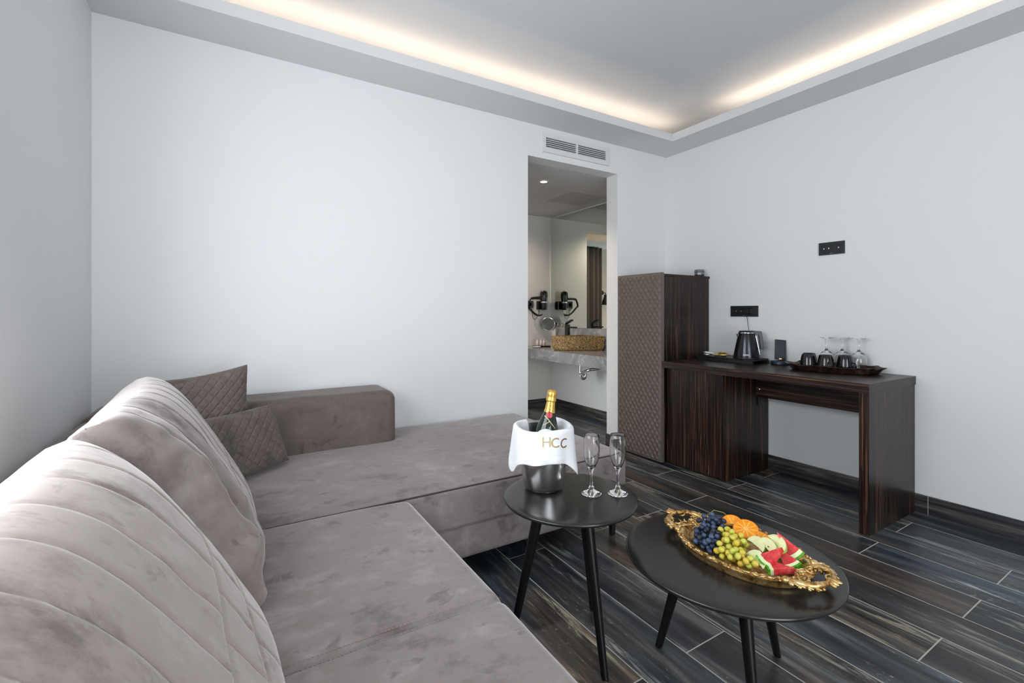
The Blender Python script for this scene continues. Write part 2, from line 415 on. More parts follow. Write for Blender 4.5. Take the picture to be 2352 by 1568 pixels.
def gilt_mat():
    m = mat('antique_gilt', (0.55, 0.36, 0.14, 1), 0.3, 0.85); n = NT(m); b = bs(m)
    p = n.noise(n.coord(), 46, 5, 0.6)
    n.set(b.inputs['Base Color'], n.ramp(p, [(0.34, srgb(116, 82, 40)), (0.47, srgb(206, 164, 100)), (0.62, srgb(246, 214, 154))]))
    n.set(b.inputs['Roughness'], n.ramp(p, [(0.3, 0.42), (0.7, 0.24)]))
    n.set(b.inputs['Normal'], n.bump(n.noise(n.coord(), 160, 4, 0.6), 0.25, 0.002)); return m
M_GILT = gilt_mat()
def fruit(name, stops, scale, rough=0.3, sss=0.0, **k):
    m = mat(name, stops[0][1], rough, **k); n = NT(m)
    n.set(bs(m).inputs['Base Color'], n.ramp(n.noise(n.coord(), scale, 3), stops))
    if sss: bs(m).inputs['Subsurface Weight'].default_value = sss; bs(m).inputs['Subsurface Scale'].default_value = 0.01
    return m
def grape_mat(name, stops, rough, sss):
    m = mat(name, stops[0][1], rough); n = NT(m); oi = n.new('ShaderNodeObjectInfo')
    k = n.math('ADD', n.math('MULTIPLY', oi.outputs['Random'], 0.7), n.math('MULTIPLY', n.noise(n.coord(), 90, 3), 0.3))
    n.set(bs(m).inputs['Base Color'], n.ramp(k, stops))
    n.set(bs(m).inputs['Roughness'], n.ramp(n.noise(n.coord(), 120, 3), [(0.3, rough), (0.7, rough + 0.25)]))
    bs(m).inputs['Subsurface Weight'].default_value = sss; bs(m).inputs['Subsurface Scale'].default_value = 0.008; return m
M_GRD = grape_mat('dark_grape_skin', [(0.15, srgb(22, 24, 38)), (0.5, srgb(38, 50, 76)), (0.85, srgb(70, 90, 122))], 0.25, 0.0)
M_GRG = grape_mat('green_grape_skin', [(0.05, srgb(214, 166, 60)), (0.3, srgb(214, 196, 74)), (0.8, srgb(196, 202, 84))], 0.22, 0.25)
M_STEM = mat('grape_stem', srgb(120, 130, 60), 0.6)
M_ORANGE = fruit('orange_flesh', [(0.3, srgb(244, 132, 6)), (0.7, srgb(255, 164, 24))], 70, 0.25, 0.2)
M_PEEL = mat('orange_peel', srgb(236, 134, 14), 0.45)
M_PITH = mat('orange_pith', srgb(250, 190, 96), 0.5)
M_APPLE = fruit('apple_flesh', [(0.3, srgb(228, 224, 160)), (0.7, srgb(240, 240, 190))], 40, 0.35, 0.2)
M_APSKIN = fruit('green_apple_skin', [(0.3, srgb(150, 186, 70)), (0.7, srgb(176, 204, 92))], 60, 0.25)
M_SEED = mat('apple_seed', srgb(70, 40, 20), 0.4)
M_MELON = fruit('watermelon_flesh', [(0.3, srgb(196, 40, 46)), (0.6, srgb(222, 74, 74)), (0.8, srgb(236, 120, 110))], 60, 0.22, 0.2)
M_RINDW = mat('watermelon_white_rind', srgb(226, 234, 180), 0.4)
M_RIND = fruit('watermelon_rind', [(0.4, srgb(60, 130, 24)), (0.6, srgb(120, 190, 50))], 50, 0.25)
M_LED = emit('led_strip', (1.0, 0.82, 0.64, 1), 30.0)
M_DOWN = emit('downlight_lens', (1.0, 0.88, 0.72, 1), 12.0)
def marble_mat():
    m = mat('grey_marble', srgb(140, 142, 146), 0.2); n = NT(m)
    v = n.noise(n.coord(), 3.0, 7, 0.6, 1.4); n.set(bs(m).inputs['Base Color'], n.ramp(v, [(0.32, srgb(122, 123, 128)), (0.49, srgb(146, 147, 151)), (0.50, srgb(186, 187, 190)), (0.512, srgb(148, 149, 153)), (0.7, srgb(130, 131, 137))])); return m
M_MARBLE = marble_mat()
def stone_mat():
    m = mat('hammered_gold_stone', srgb(140, 108, 60), 0.45, 0.25); n = NT(m)
    v = n.noise(n.coord(), 75, 5, 0.7); n.set(bs(m).inputs['Base Color'], n.ramp(v, [(0.35, srgb(66, 48, 26)), (0.5, srgb(142, 112, 66)), (0.65, srgb(196, 168, 116))]))
    n.set(bs(m).inputs['Normal'], n.bump(v, 0.8, 0.004)); return m
M_STONE = stone_mat()
M_MIRROR = mat('mirror_glass', (0.76, 0.82, 0.77, 1), 0.01, 1.0)
M_MAGMIR = mat('magnifying_glass_mirror', (0.32, 0.36, 0.38, 1), 0.15, 1.0)  # mirror tint darkened to stand in for a dark reflection
M_CURT = mat('taupe_curtain_cloth', srgb(112, 101, 96), 0.85)
M_BATHTUBE = mat('pink_white_bottle', (0.72, 0.62, 0.58, 1), 0.4)
M_BRTRAY = fruit('bronze_tray_metal', [(0.35, srgb(34, 25, 21)), (0.58, srgb(66, 49, 39)), (0.75, srgb(122, 94, 74))], 30, 0.35, 0.0)
bs(M_BRTRAY).inputs['Metallic'].default_value = 0.6
M_GOLDWRAP = mat('gold_wrapper', (0.90, 0.66, 0.22, 1), 0.3, 0.7)
M_SILVWRAP = mat('silver_wrapper', (0.72, 0.70, 0.70, 1), 0.35, 0.4)
M_SHADE = mat('black_lampshade', (0.01, 0.01, 0.01, 1), 0.5)
M_GRILLE = mat('white_grille', (0.74, 0.745, 0.75, 1), 0.45)
M_DARKHOLE = mat('dark_duct', (0.02, 0.02, 0.02, 1), 0.8)
M_FRAME = mat('white_window_frame', (0.8, 0.8, 0.8, 1), 0.4)
M_CARPET = mat('bedroom_wall_paint', (0.56, 0.50, 0.43, 1), 0.8)

# ------------------------------------------------------------------ the setting
def struct(name, mb, m, **k):
    k.setdefault('smooth', False)
    return tag(mb.build(name, m, **k), kind='structure')
T = 0.127
DL, DR, DH = 1.862, 2.749, 2.282     # doorway in the back wall
struct('floor', MB().box(XL - 0.3, XR + 0.3, YF - 0.3, 8.2, -0.12, 0), M_TILE)
w = MB(); w.box(XL - 0.2, DL, YB, YB + T, 0, 2.95); w.box(DR, XR, YB, YB + T, 0, 2.95); w.box(DL, DR, YB, YB + T, DH, 2.95)
struct('wall_back', w, M_WALL)
w = MB(); w.box(XR, XR + 0.2, YF - 0.2, 8.2, 0, 2.95)
struct('wall_right', w, M_WALL)
w = MB(); y0, y1, z0, z1 = WIN_L
w.box(XL - 0.2, XL, y1, YB, 0, 2.95); w.box(XL - 0.2, XL, YF - 0.2, y0, 0, 2.95); w.box(XL - 0.2, XL, y0, y1, 0, z0); w.box(XL - 0.2, XL, y0, y1, z1, 2.95)
struct('wall_left', w, M_WALL)
w = MB(); x0, x1, a0, a1 = WIN_R
w.box(XL, x0, YF - 0.2, YF, 0, 2.95); w.box(x1, XR, YF - 0.2, YF, 0, 2.95); w.box(x0, x1, YF - 0.2, YF, a1, 2.95); w.box(x0, x1, YF - 0.2, YF, 0, a0)
struct('wall_front', w, M_WALL)
def window(name, mb_f, mb_g):
    o = struct(name, mb_f, M_FRAME); g = mb_g.build('pane', M_GLASSP, o, smooth=False); return o
M_GLASSP = mat('window_glass', (1, 1, 1, 1), 0.0, Transmission_Weight=1.0, IOR=1.0)
f = MB(); X0, X1 = XL - 0.16, XL - 0.11
for yy in (y0, (y0 + y1) / 2 - 0.03, y1 - 0.06): f.box(X0, X1, yy, yy + 0.06, z0, z1)
for zz in (z0, z1 - 0.06): f.box(X0 + 0.005, X1 - 0.005, y0, y1, zz, zz + 0.06)
struct('window_1', f, M_FRAME)
f = MB(); Y0, Y1 = YF - 0.16, YF - 0.11
for xx in (x0, (x0 + x1) / 2 - 0.03, x1 - 0.06): f.box(xx, xx + 0.06, Y0, Y1, a0, a1)
for zz in (a0, a1 - 0.06): f.box(x0, x1, Y0 + 0.005, Y1 - 0.005, zz, zz + 0.06)
struct('window_2', f, M_FRAME)
# ceiling with a lit tray: soffit ring, upstand lip, upper ceiling
struct('ceiling', MB().box(XL - 0.2, XR + 0.2, YF - 0.2, YB + T, CEI, CEI + 0.1), M_CEIL)
RX0, RX1, RY0, RY1 = -0.25, 3.064, -2.1, 2.538
s = MB(); th = 0.022
def ring(mb, o, i, z0, z1):
    vs = [(x, y, z) for (x, y) in o + i for z in (z0, z1)]; fs = []
    for k in range(4):
        j = (k + 1) % 4; a, b, c, d = 2 * k, 2 * j, 8 + 2 * k, 8 + 2 * j
        fs += [(a, b, d, c), (a + 1, c + 1, d + 1, b + 1), (a, a + 1, b + 1, b), (c, d, d + 1, c + 1)]
    mb.add(vs, fs)
def rect(x0, x1, y0, y1): return [(x0, y0), (x1, y0), (x1, y1), (x0, y1)]
# one section all round: soffit underside, lip face, lip top, ledge
o4, l4, i4 = rect(XL, XR, YF, YB), rect(RX0 - 0.012, RX1 + 0.012, RY0 - 0.012, RY1 + 0.012), rect(RX0, RX1, RY0, RY1)
lz = SOF + 0.060
lv = [o4, i4, i4, l4, l4, o4]; zz_ = [SOF, SOF, lz, lz, SOF + th, SOF + th]
vs = [(x, y, z) for l_, z in zip(lv, zz_) for x, y in l_]
fs = [(a * 4 + k, a * 4 + (k + 1) % 4, ((a + 1) % 6) * 4 + (k + 1) % 4, ((a + 1) % 6) * 4 + k) for a in range(6) for k in range(4)]
s.add(vs, fs)
struct('trim_1', s, M_TRIM)
# LED strips lying on the ledge behind the lip (lamps)
def led(name, x0, x1, y0, y1, z, label):
    e = thing(name, label, 'light strip', ((x0 + x1) / 2, (y0 + y1) / 2, z))
    hx, hy = (x1 - x0) / 2, (y1 - y0) / 2
    MB().box(-hx, hx, -hy, hy, 0, 0.006).build('channel', M_WHITE, e, smooth=False)
    MB().box(-hx * 0.999, hx * 0.999, -hy * 0.8, hy * 0.8, 0.006, 0.010).build('diffuser', M_LED, e, smooth=False)
ZL = SOF + th
led('led_strip', RX0 - 0.09, RX1 + 0.09, RY1 + 0.10, RY1 + 0.112, ZL, 'warm glowing light strip hidden above the soffit of the wall behind the sofa')
led('led_strip', RX1 + 0.10, RX1 + 0.112, RY0 - 0.09, RY1 + 0.09, ZL, 'warm glowing light strip hidden above the soffit over the desk wall')
led('led_strip', RX0 - 0.112, RX0 - 0.10, RY0 - 0.09, RY1 + 0.09, ZL, 'warm glowing light strip above the soffit over the window wall')
led('led_strip', RX0 - 0.09, RX1 + 0.09, RY0 - 0.112, RY0 - 0.10, ZL, 'warm glowing light strip above the soffit over the balcony door')
# skirting tiles
BH = 0.105
struct('baseboard_right', MB().box(XR - 0.010, XR, YF, YB, 0, BH), M_BB, bev=0.0015)
struct('baseboard_back', MB().box(XL, DL, YB - 0.010, YB, 0, BH).box(DR - 0.014, DR, YB - 0.006, YB + T, 0, BH), M_BB, bev=0.0015)
struct('baseboard_left', MB().box(XL, XL + 0.010, YF, YB - 0.01, 0, BH), M_BB, bev=0.0015)
# vanity passage behind the doorway
FO = 2.751                            # far wall ends here, opening beyond leads to the bedroom
w = MB(); w.box(FO, XR, YF2, YF2 + 0.12, 0, 2.95); w.box(XB2, FO, YF2, YF2 + 0.12, 2.175, 2.95)
struct('wall_far', w, M_BATH)
struct('wall_passage', MB().box(XB2 - 0.15, XB2, YB + T, 3.30, 0, 2.95).box(XB2 - 0.15, XB2, 3.90, YF2 + 0.12, 0, 2.95).box(XB2 - 0.15, XB2, 3.30, 3.90, 1.25, 2.95).box(XB2 - 0.15, XB2, 3.30, 3.90, 0, 0.1), M_BATH)
area('added_passage_daylight', (XB2 - 0.10, 3.60, 0.675), (0, -pi / 2, 0), 1.15, 0.60, 1, (1, 1, 1), True)  # daylight through the added, unseen opening
f = MB()
for yy in (3.30, 3.84): f.box(XB2 - 0.12, XB2 - 0.07, yy, yy + 0.06, 0.1, 1.25)
for zz in (0.1, 1.19): f.box(XB2 - 0.115, XB2 - 0.075, 3.30, 3.90, zz, zz + 0.06)
struct('added_window', f, M_FRAME)  # unseen window, added to brighten the passage under the counter
struct('ceiling_passage', MB().box(XB2, XR, YB + T, YF2, BCE, BCE + 0.1), M_CEIL)
struct('baseboard_far', MB().box(FO, XR, YF2 - 0.01, YF2, 0, BH).box(XR - 0.01, XR, YB + T, YF2 - 0.01, 0, BH), M_BB, bev=0.0015)
# bedroom seen only in the mirror
BX0, BY1 = -1.6, 7.5
struct('wall_bedroom', MB().box(BX0, XR, BY1, BY1 + 0.1, 0, 2.95).box(BX0 - 0.1, BX0, YF2 + 0.12, BY1, 0, 2.95).box(BX0, XB2 - 0.15, YF2, YF2 + 0.12, 0, 2.95), M_CARPET)
struct('ceiling_bedroom', MB().box(BX0, XR, YF2 + 0.12, BY1, 2.80, 2.9), M_CEIL)
s = MB(); s.box(BX0, XR, 7.12, BY1, 2.50, 2.522); s.box(BX0, XR, 7.108, 7.1199, 2.50, 2.575)
struct('trim_2', s, M_CEIL)
led('led_strip', BX0, XR, 7.22, 7.232, 2.522, 'warm glowing light strip above the curtain, seen only in the mirror')
spot('added_bedroom_spot', (0.9, 6.0, 2.75), (R(15), 0, 0), 55, (1, 0.83, 0.66), R(140), 0.1)  # added lamp without a fixture, brightens the mirrored bedroom

# ------------------------------------------------------------------ sofa
SEAT = 0.42
sofa = thing('corner_sofa', 'taupe suede corner sofa with chaise along the back wall and black feet', 'sofa', (0, 0, 0))
def crown(amp, x0, x1, y0, y1, zt):
    def fn(p, u, v, w):
        if w > 0.5:
            k = amp * (1 - (2 * u - 1) ** 4) * (1 - (2 * v - 1) ** 4) * sm(0.5, 1, w)
            p = p + Vector((0, 0, k + 0.004 * vnoise(p.x * 6, p.y * 6)))
        return p
    return fn
CX1, CY0 = 1.735, 1.725
m_ = MB(); m_.rbox(XL + 0.02, CX1, CY0, 2.825, 0.252, SEAT, 0.018, (30, 16, 3), 4, crown(0.012, XL, CX1, CY0, 2.83, SEAT)); m_.build('chaise_seat', M_SUEDE, sofa, ang=80)
pts = [(0.10 + (CX1 - 0.14) * i / 40, CY0 + 0.0045, SEAT - 0.0035) for i in range(41)]
MB().tube(pts, 0.0034, 6).build('piping', M_PIPE, sofa)
m_ = MB(); m_.rbox(XL + 0.05, CX1 - 0.06, CY0 + 0.012, 2.80, 0.115, 0.256, 0.02, (20, 12, 2), 3); m_.build('chaise_base', M_SUEDE, sofa, ang=80)
def seamfn(p, u, v, w):
    if w > 0.6:
        k = 0.012 * (1 - (2 * u - 1) ** 4)
        for ys in (1.003, 0.29): k -= 0.011 * math.exp(-((p.y - ys) / 0.014) ** 2)
        p = p + Vector((0, 0, k * sm(0.6, 1, w) + 0.005 * vnoise(p.x * 5, p.y * 5, 3)))
    return p
SX0, SX1 = -0.30, 0.588
m_ = MB(); m_.rbox(SX0, SX1, -1.30, CY0 - 0.011, 0.256, SEAT + 0.003, 0.035, (18, 220, 3), 4, seamfn); m_.build('main_seat', M_SUEDE, sofa, ang=80)
for ys in (0.990, 1.016):
    st = MB()
    for i in range(91):
        x = -0.25 + i * 0.0087
        st.box(x, x + 0.0055, ys - 0.0006, ys + 0.0006, SEAT + 0.0112 - 0.009 * ((x - 0.144) / 0.444) ** 4, SEAT + 0.0124 - 0.009 * ((x - 0.144) / 0.444) ** 4)
    st.build('stitching', M_STITCH, sofa, smooth=False)
m_ = MB(); m_.rbox(XL + 0.03, SX1 - 0.05, -1.28, CY0 - 0.01, 0.115, 0.26, 0.02, (8, 20, 2), 3); m_.build('main_base', M_SUEDE, sofa, ang=80)
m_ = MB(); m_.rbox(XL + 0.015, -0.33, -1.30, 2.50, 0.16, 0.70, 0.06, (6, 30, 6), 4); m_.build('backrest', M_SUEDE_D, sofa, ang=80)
AX1, AY0, AZ = 0.788, 2.505, 0.706
def armfn(p, u, v, w):
    return p + Vector((0.004 * vnoise(p.x * 7, p.z * 7), 0.006 * vnoise(p.x * 5, p.z * 6, 2), 0.004 * vnoise(p.x * 6, p.y * 6, 4)))
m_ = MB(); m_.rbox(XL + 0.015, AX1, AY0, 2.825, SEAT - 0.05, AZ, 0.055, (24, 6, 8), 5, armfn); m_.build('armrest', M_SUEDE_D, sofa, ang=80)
for fx, fy in ((1.672, 1.765), (1.64, 2.74), (0.50, -1.2), (-0.42, 2.7), (-0.42, -1.2), (0.50, 1.30), (0.62, 1.79)):
    q = MB(); q.prism([(-0.016, -0.016), (0.016, -0.016), (0.016, 0.016), (-0.016, 0.016)], 0, 0.12)
    q.v = [(fx + x * (0.7 + 2.5 * z), fy + y * (0.7 + 2.5 * z), z) for x, y, z in q.v]
    q.build('foot', M_FOOT, sofa, bev=0.002)

# ------------------------------------------------------------------ cushions
def pillow(width, height, thick, groove, nu=80, nv=60, ear=0.05, bulge=None, bend=0.0, flat=0.35, wr=None):
    """soft cushion standing in local x (width), z (height), y- = front; pillow seam all round"""
    mb = MB()
    def side(sg):
        def fn(a, b):
            u, v = 2 * a - 1, 2 * b - 1
            ee = 1 - ear * (1 - v * v) * abs(u) ** 3, 1 - ear * (1 - u * u) * abs(v) ** 3
            x, z = u * ee[0] * width / 2, v * ee[1] * height / 2
            prof = ((1 - u ** 4) ** 0.55) * ((1 - v ** 4) ** 0.55) if abs(u) < 1 and abs(v) < 1 else 0
            t = thick / 2 * (prof * (1 - flat) + flat * (prof ** 0.3 if prof > 0 else 0))
            if bulge: t *= bulge(u, v)
            g = groove(x, z, sg) * min(1, prof * 3) if groove else 0
            t = t - g
            if wr: t += wr(u, v, sg) * min(1, prof * 3)
            y = -t * sg + bend * (v * abs(v)) + bend * 0.6 * u * u
            return (x, y, z)
        return fn
    mb.grid(side(1), nu, nv); mb.grid(side(-1), nu, nv, flip=True)
    return mb
def weld(o, d=0.0006):
    bm = bmesh.new(); bm.from_mesh(o.data); bmesh.ops.remove_doubles(bm, verts=bm.verts, dist=d); bmesh.ops.recalc_face_normals(bm, faces=bm.faces); bm.to_mesh(o.data); bm.free()
    o.data.polygons.foreach_set('use_smooth', [True] * len(o.data.polygons))
def line_groove(d, w, depth): return depth * math.exp(-(d / w) ** 2)
def diamond_groove(cell, w, depth, aspect=1.0):
    def g(x, z, sg):
        a, b = (x / aspect + z) / cell, (x / aspect - z) / cell
        da, db = abs(a - round(a)) * cell * 0.7, abs(b - round(b)) * cell * 0.7
        return max(line_groove(da, w, depth), line_groove(db, w, depth))
    return g
def step_groove(sp, w, depth, z1, z2, z3):
    """straight ribs over the top that jog half a step at two diagonal seams low on the face"""
    def g(x, z, sg):
        zz1, zz2 = z1 + 0.30 * x, z2 + 0.30 * x
        r = 0.0
        def rib(off, sl):
            q = (x + sl * z + off) / sp; return abs(q - round(q)) * sp
        if sg < 0 or z > zz1: r = line_groove(rib(0, 0.10), w, depth)
        elif z > zz2:
            k = (zz1 - z) / (zz1 - zz2); r = line_groove(rib(sp * 0.5 + 0.15 * sp * k, 0.25), w, depth)
        else: r = line_groove(rib(0, 0.40), w, depth)
        if sg > 0:
            for zs in (zz1, zz2): r = max(r, line_groove(z - zs, w, depth * 0.9))
            r = max(r, line_groove((z - (z1 + z3)) - 0.30 * x, w, depth) if abs(x) < 0 else 0)
        return r
    return g
def lean_matrix(c, ang, yaw=0.0, roll=0.0):
    """cushion front (local -y) faces +x, leaning back by ang"""
    base = Matrix.Rotation(pi / 2, 4, 'Z')           # local x -> +y, local -y -> +x
    return Matrix.Translation(c) @ Matrix.Rotation(yaw, 4, 'Z') @ Matrix.Rotation(-ang, 4, 'Y') @ Matrix.Rotation(roll, 4, 'X') @ base
def cushion(name, label, mb, M, m, cat='cushion', group=None, clamp=None):
    """clamp: the cushion is squashed flat where it meets the seat, the backrest and the armrest"""
    out = []
    for p in mb.v:
        q = M @ Vector(p)
        if q.z < ZS + 0.03: q.z = ZS + 0.03 * math.exp((q.z - ZS - 0.03) / 0.03)
        if q.x < BXF + 0.02: q.x = BXF + 0.02 * math.exp((q.x - BXF - 0.02) / 0.02)
        if q.y > AYF - 0.02: q.y = AYF - 0.02 * math.exp((AYF - 0.02 - q.y) / 0.02)
        if clamp: q = clamp(q)
        out.append(tuple(q))
    c = Vector((sum(p[0] for p in out), sum(p[1] for p in out), sum(p[2] for p in out))) / len(out); c.z = ZS
    mb.v = [tuple(Vector(p) - c) for p in out]
    o = mb.build(name, m, recalc=False); weld(o); o.location = c
    return tag(o, label, cat, group)
ZS, BXF, AYF = 0.4385, -0.326, 2.497
def bul(u, v): return 1.0 + 0.10 * (-v) * (1 - u * u) + 0.05 * vnoise(u * 2 + 5, v * 2)
def wr1(u, v, sg): return 0.010 * vnoise(u * 2.2, v * 2.2, 1) + 0.003 * vnoise(u * 6, v * 6, 2)
def wr2(u, v, sg):
    k = sm(0.15, -0.9, u)
    return 0.010 * vnoise(u * 2.4 + 9, v * 2.4, 1) + k * (0.050 * vnoise(u * 4.2 + 3, v * 3.6, 5) + 0.009 * vnoise(u * 10, v * 8, 7)) - 0.022 * math.exp(-((u + 0.55) / 0.13) ** 2 - ((v + 0.25) / 0.2) ** 2)
GS = step_groove(0.100, 0.0042, 0.0036, -0.06, -0.17, -0.1)
GS2 = step_groove(0.092, 0.0040, 0.0040, -0.06, -0.17, -0.1)
def pl(c, ang, yaw): return lean_matrix(c, R(ang), R(yaw))
cushion('back_cushion', 'big taupe channel-quilted back cushion nearest the camera on the sofa', pillow(0.94, 0.58, 0.275, GS, 190, 130, 0.01, bul, 0.0, 0.45, wr1),
        pl((-0.140, 0.715, 0.632), 31, 0), M_SUEDE_LIT, 'cushion', 'back cushions on the sofa', lambda q: q if q.y < 1.165 else Vector((q.x, 1.165 + 0.015 * (1 - math.exp((1.165 - q.y) / 0.015)), q.z)))
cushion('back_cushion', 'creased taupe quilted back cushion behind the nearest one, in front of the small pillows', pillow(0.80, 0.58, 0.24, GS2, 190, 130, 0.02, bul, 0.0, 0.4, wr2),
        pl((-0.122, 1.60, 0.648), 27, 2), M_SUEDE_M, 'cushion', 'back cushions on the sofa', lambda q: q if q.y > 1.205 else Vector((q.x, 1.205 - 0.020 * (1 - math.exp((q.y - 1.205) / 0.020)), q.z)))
DG = diamond_groove(0.044, 0.0030, 0.0040)
def edge_matrix(br, e, n, lean, w, h):
    """pillow whose bottom right corner (seen from the front) is br; e: unit vector to the right, n: horizontal facing"""
    e = Vector(e).normalized(); n = Vector(n).normalized(); z = Vector((0, 0, cos(lean))) - n * sin(lean); y = e.cross(z) * -1
    y = z.cross(e)
    c = Vector(br) - e * (w / 2) + z * (h / 2)
    return Matrix.Translation(c) @ Matrix((e, y, z)).transposed().to_4x4()
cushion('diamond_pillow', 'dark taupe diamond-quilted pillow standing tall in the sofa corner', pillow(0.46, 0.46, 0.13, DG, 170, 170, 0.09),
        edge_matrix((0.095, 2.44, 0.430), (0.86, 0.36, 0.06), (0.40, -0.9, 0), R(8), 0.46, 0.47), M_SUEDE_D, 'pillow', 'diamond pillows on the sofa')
TN = Vector((0.40, -0.9, 0)).normalized(); TP = Vector((0.095, 2.44, 0.43)) + TN * 0.082; TN = TN * cos(R(8)) + Vector((0, 0, sin(R(8))))
def off_tall(q):
    d = (q - TP).dot(TN)
    return q if d > 0.01 else q + TN * (0.01 * math.exp((d - 0.01) / 0.01) - d)
cushion('diamond_pillow', 'smaller dark taupe diamond-quilted pillow leaning in front of the taller one', pillow(0.44, 0.30, 0.12, DG, 160, 120, 0.09),
        edge_matrix((0.235, 2.395, 0.428), (0.773, 0.634, 0), (0.634, -0.773, 0), R(21), 0.44, 0.295), M_SUEDE_D, 'pillow', 'diamond pillows on the sofa', off_tall)

# ------------------------------------------------------------------ round tables
def round_table(name, label, c, r, h, feet, top_r, group):
    t = thing(name, label, 'table', (c[0], c[1], 0), 0, group)
    e = 0.0068
    prof = [(0, h)] + [(r - 0.030, h), (r - 0.016, h - 0.0004)] + [(r - e + e * cos(a), h - 0.0015 - e + e * sin(a)) for a in [pi / 2 - i * pi / 10 for i in range(0, 11)]] + [(r - 0.012, h - 0.0158), (r - 0.05, h - 0.019), (0, h - 0.019)]
    MB().lathe(prof, 96).build('table_top', M_BLACKTOP, t, ang=50)
    MB().lathe([(0, h - 0.027), (top_r + 0.035, h - 0.027), (top_r + 0.04, h - 0.019), (0, h - 0.019)], 48).build('mounting_plate', M_BLACKSAT, t)
    for a, rf in feet:
        d = Vector((cos(R(a)), sin(R(a)), 0))
        MB().tube([d * (rf + 0.002), d * (rf * 0.98 + top_r * 0.02) + Vector((0, 0, 0.008)), d * top_r + Vector((0, 0, h - 0.024))], [0.0105, 0.0115, 0.0205], 20).build('leg', M_BLACKSAT, t)
    return t
TS, RS, HS = (1.011, 1.275), 0.230, 0.50
TB, RB, HB = (1.330, 0.891), 0.309, 0.38
GT = 'black round tables in front of the sofa'
round_table('side_table', 'small tall black round table holding the ice bucket', TS, RS, HS, [(24, 0.185), (144, 0.20), (264, 0.20)], 0.10, GT)
round_table('coffee_table', 'wider lower black round table holding the gilt fruit tray', TB, RB, HB, [(-10, 0.215), (114, 0.215), (232, 0.225)], 0.125, GT)

# ------------------------------------------------------------------ ice bucket, cloth, bottle, flutes
BK = (0.968, 1.375, HS)
bk = thing('ice_bucket', 'brushed steel ice bucket under a white cloth on the small black table', 'ice bucket', BK)
pr = [(0, 0), (0.060, 0), (0.066, 0.003), (0.072, 0.016), (0.079, 0.06), (0.088, 0.14), (0.094, 0.207), (0.097, 0.212), (0.099, 0.217), (0.096, 0.219), (0.092, 0.215), (0.0865, 0.14), (0.0775, 0.06), (0.070, 0.018), (0.062, 0.006), (0, 0.006)]
MB().lathe(pr, 72).build('bowl', M_STEEL, bk)
MB().tube([(0.0975 * cos(2 * pi * k / 48), 0.0975 * sin(2 * pi * k / 48), 0.217) for k in range(48)], 0.0035, 8, closed=True).build('rolled_rim', M_STEEL, bk)
# camera-facing angle at the bucket
FA = atan2(-BK[1], -BK[0])
def cloth_pt(th, s):
    """th: angle from the camera-facing direction; s: 0 inside the bucket .. 1 at the hem outside"""
    fold = 0.010 * cos(4.2 * th + 0.6) + 0.006 * cos(9 * th + 1.9)
    side = math.exp(-((abs(th) - 1.35) / 0.33) ** 2)
    hem = 0.100 + 0.050 * side - 0.004 * cos(3 * th)     # depth of the drop
    if s < 0.25:
        q = s / 0.25; r = 0.070 + 0.018 * q + 0.3 * fold * (1 - q); z = 0.135 + 0.078 * q
    elif s < 0.42:
        q = (s - 0.25) / 0.17; a = pi - q * pi
        r = 0.0985 + 0.0085 * cos(a); z = 0.2135 + 0.0105 * sin(a)
    else:
        q = (s - 0.42) / 0.58
        r = 0.107 + (0.003 + fold * 0.62) * q ** 0.8 + 0.005 * side * q ** 1.3 + 0.002 * q; z = 0.2135 - hem * q
        r += 0.002 * sin(24 * q) * (1 if q > 0.72 else 0) * 0.3
    z += 0.003 * sin(3 * th) + 0.006 * (abs(th) / 2.6) ** 2
    a = FA + th
    return (r * cos(a), r * sin(a), z)
cl = thing('white_napkin', 'white cotton napkin with gold lettering draped over the ice bucket rim', 'napkin', BK)
TH0, TH1 = -2.42, 2.72
MB().grid(lambda u, v: cloth_pt(TH0 + (TH1 - TH0) * u, v), 180, 60).build('cloth', M_CLOTH, cl, ang=180)
sol = cl.children[0].modifiers.new('thickness', 'SOLIDIFY'); sol.thickness = 0.0022; sol.offset = 1
# hem seam
MB().tube([tuple(Vector(cloth_pt(TH0 + (TH1 - TH0) * i / 120, 0.86)) * 1.0 + Vector((cos(FA + TH0 + (TH1 - TH0) * i / 120), sin(FA + TH0 + (TH1 - TH0) * i / 120), 0)) * 0.0024) for i in range(121)], 0.0007, 5).build('hem_stitch', M_CLOTH, cl)
def letter_on_cloth(ch, th, z, size, m):
    vs, fs = text_mesh(ch, size, 0.0006)
    out = []
    for x, y, d in vs:
        t = th + x / 0.112
        # find s with matching height on the outer face
        lo, hi = 0.42, 1.0
        for _ in range(22):
            md = (lo + hi) / 2
            if cloth_pt(t, md)[2] > z + y: lo = md
            else: hi = md
        p = Vector(cloth_pt(t, lo)); n = Vector((cos(FA + t), sin(FA + t), 0.1))
        out.append(tuple(p + n * (0.0030 + d)))
    MB().add(out, fs).build('gold_letter', m, cl.children[0], smooth=False)
letter_on_cloth('H', 0.10, 0.192, 0.049, M_GOLDTXT2)
letter_on_cloth('C', 0.375, 0.188, 0.047, M_GOLDTXT)
letter_on_cloth('C', 0.69, 0.182, 0.047, M_GOLDTXT3)
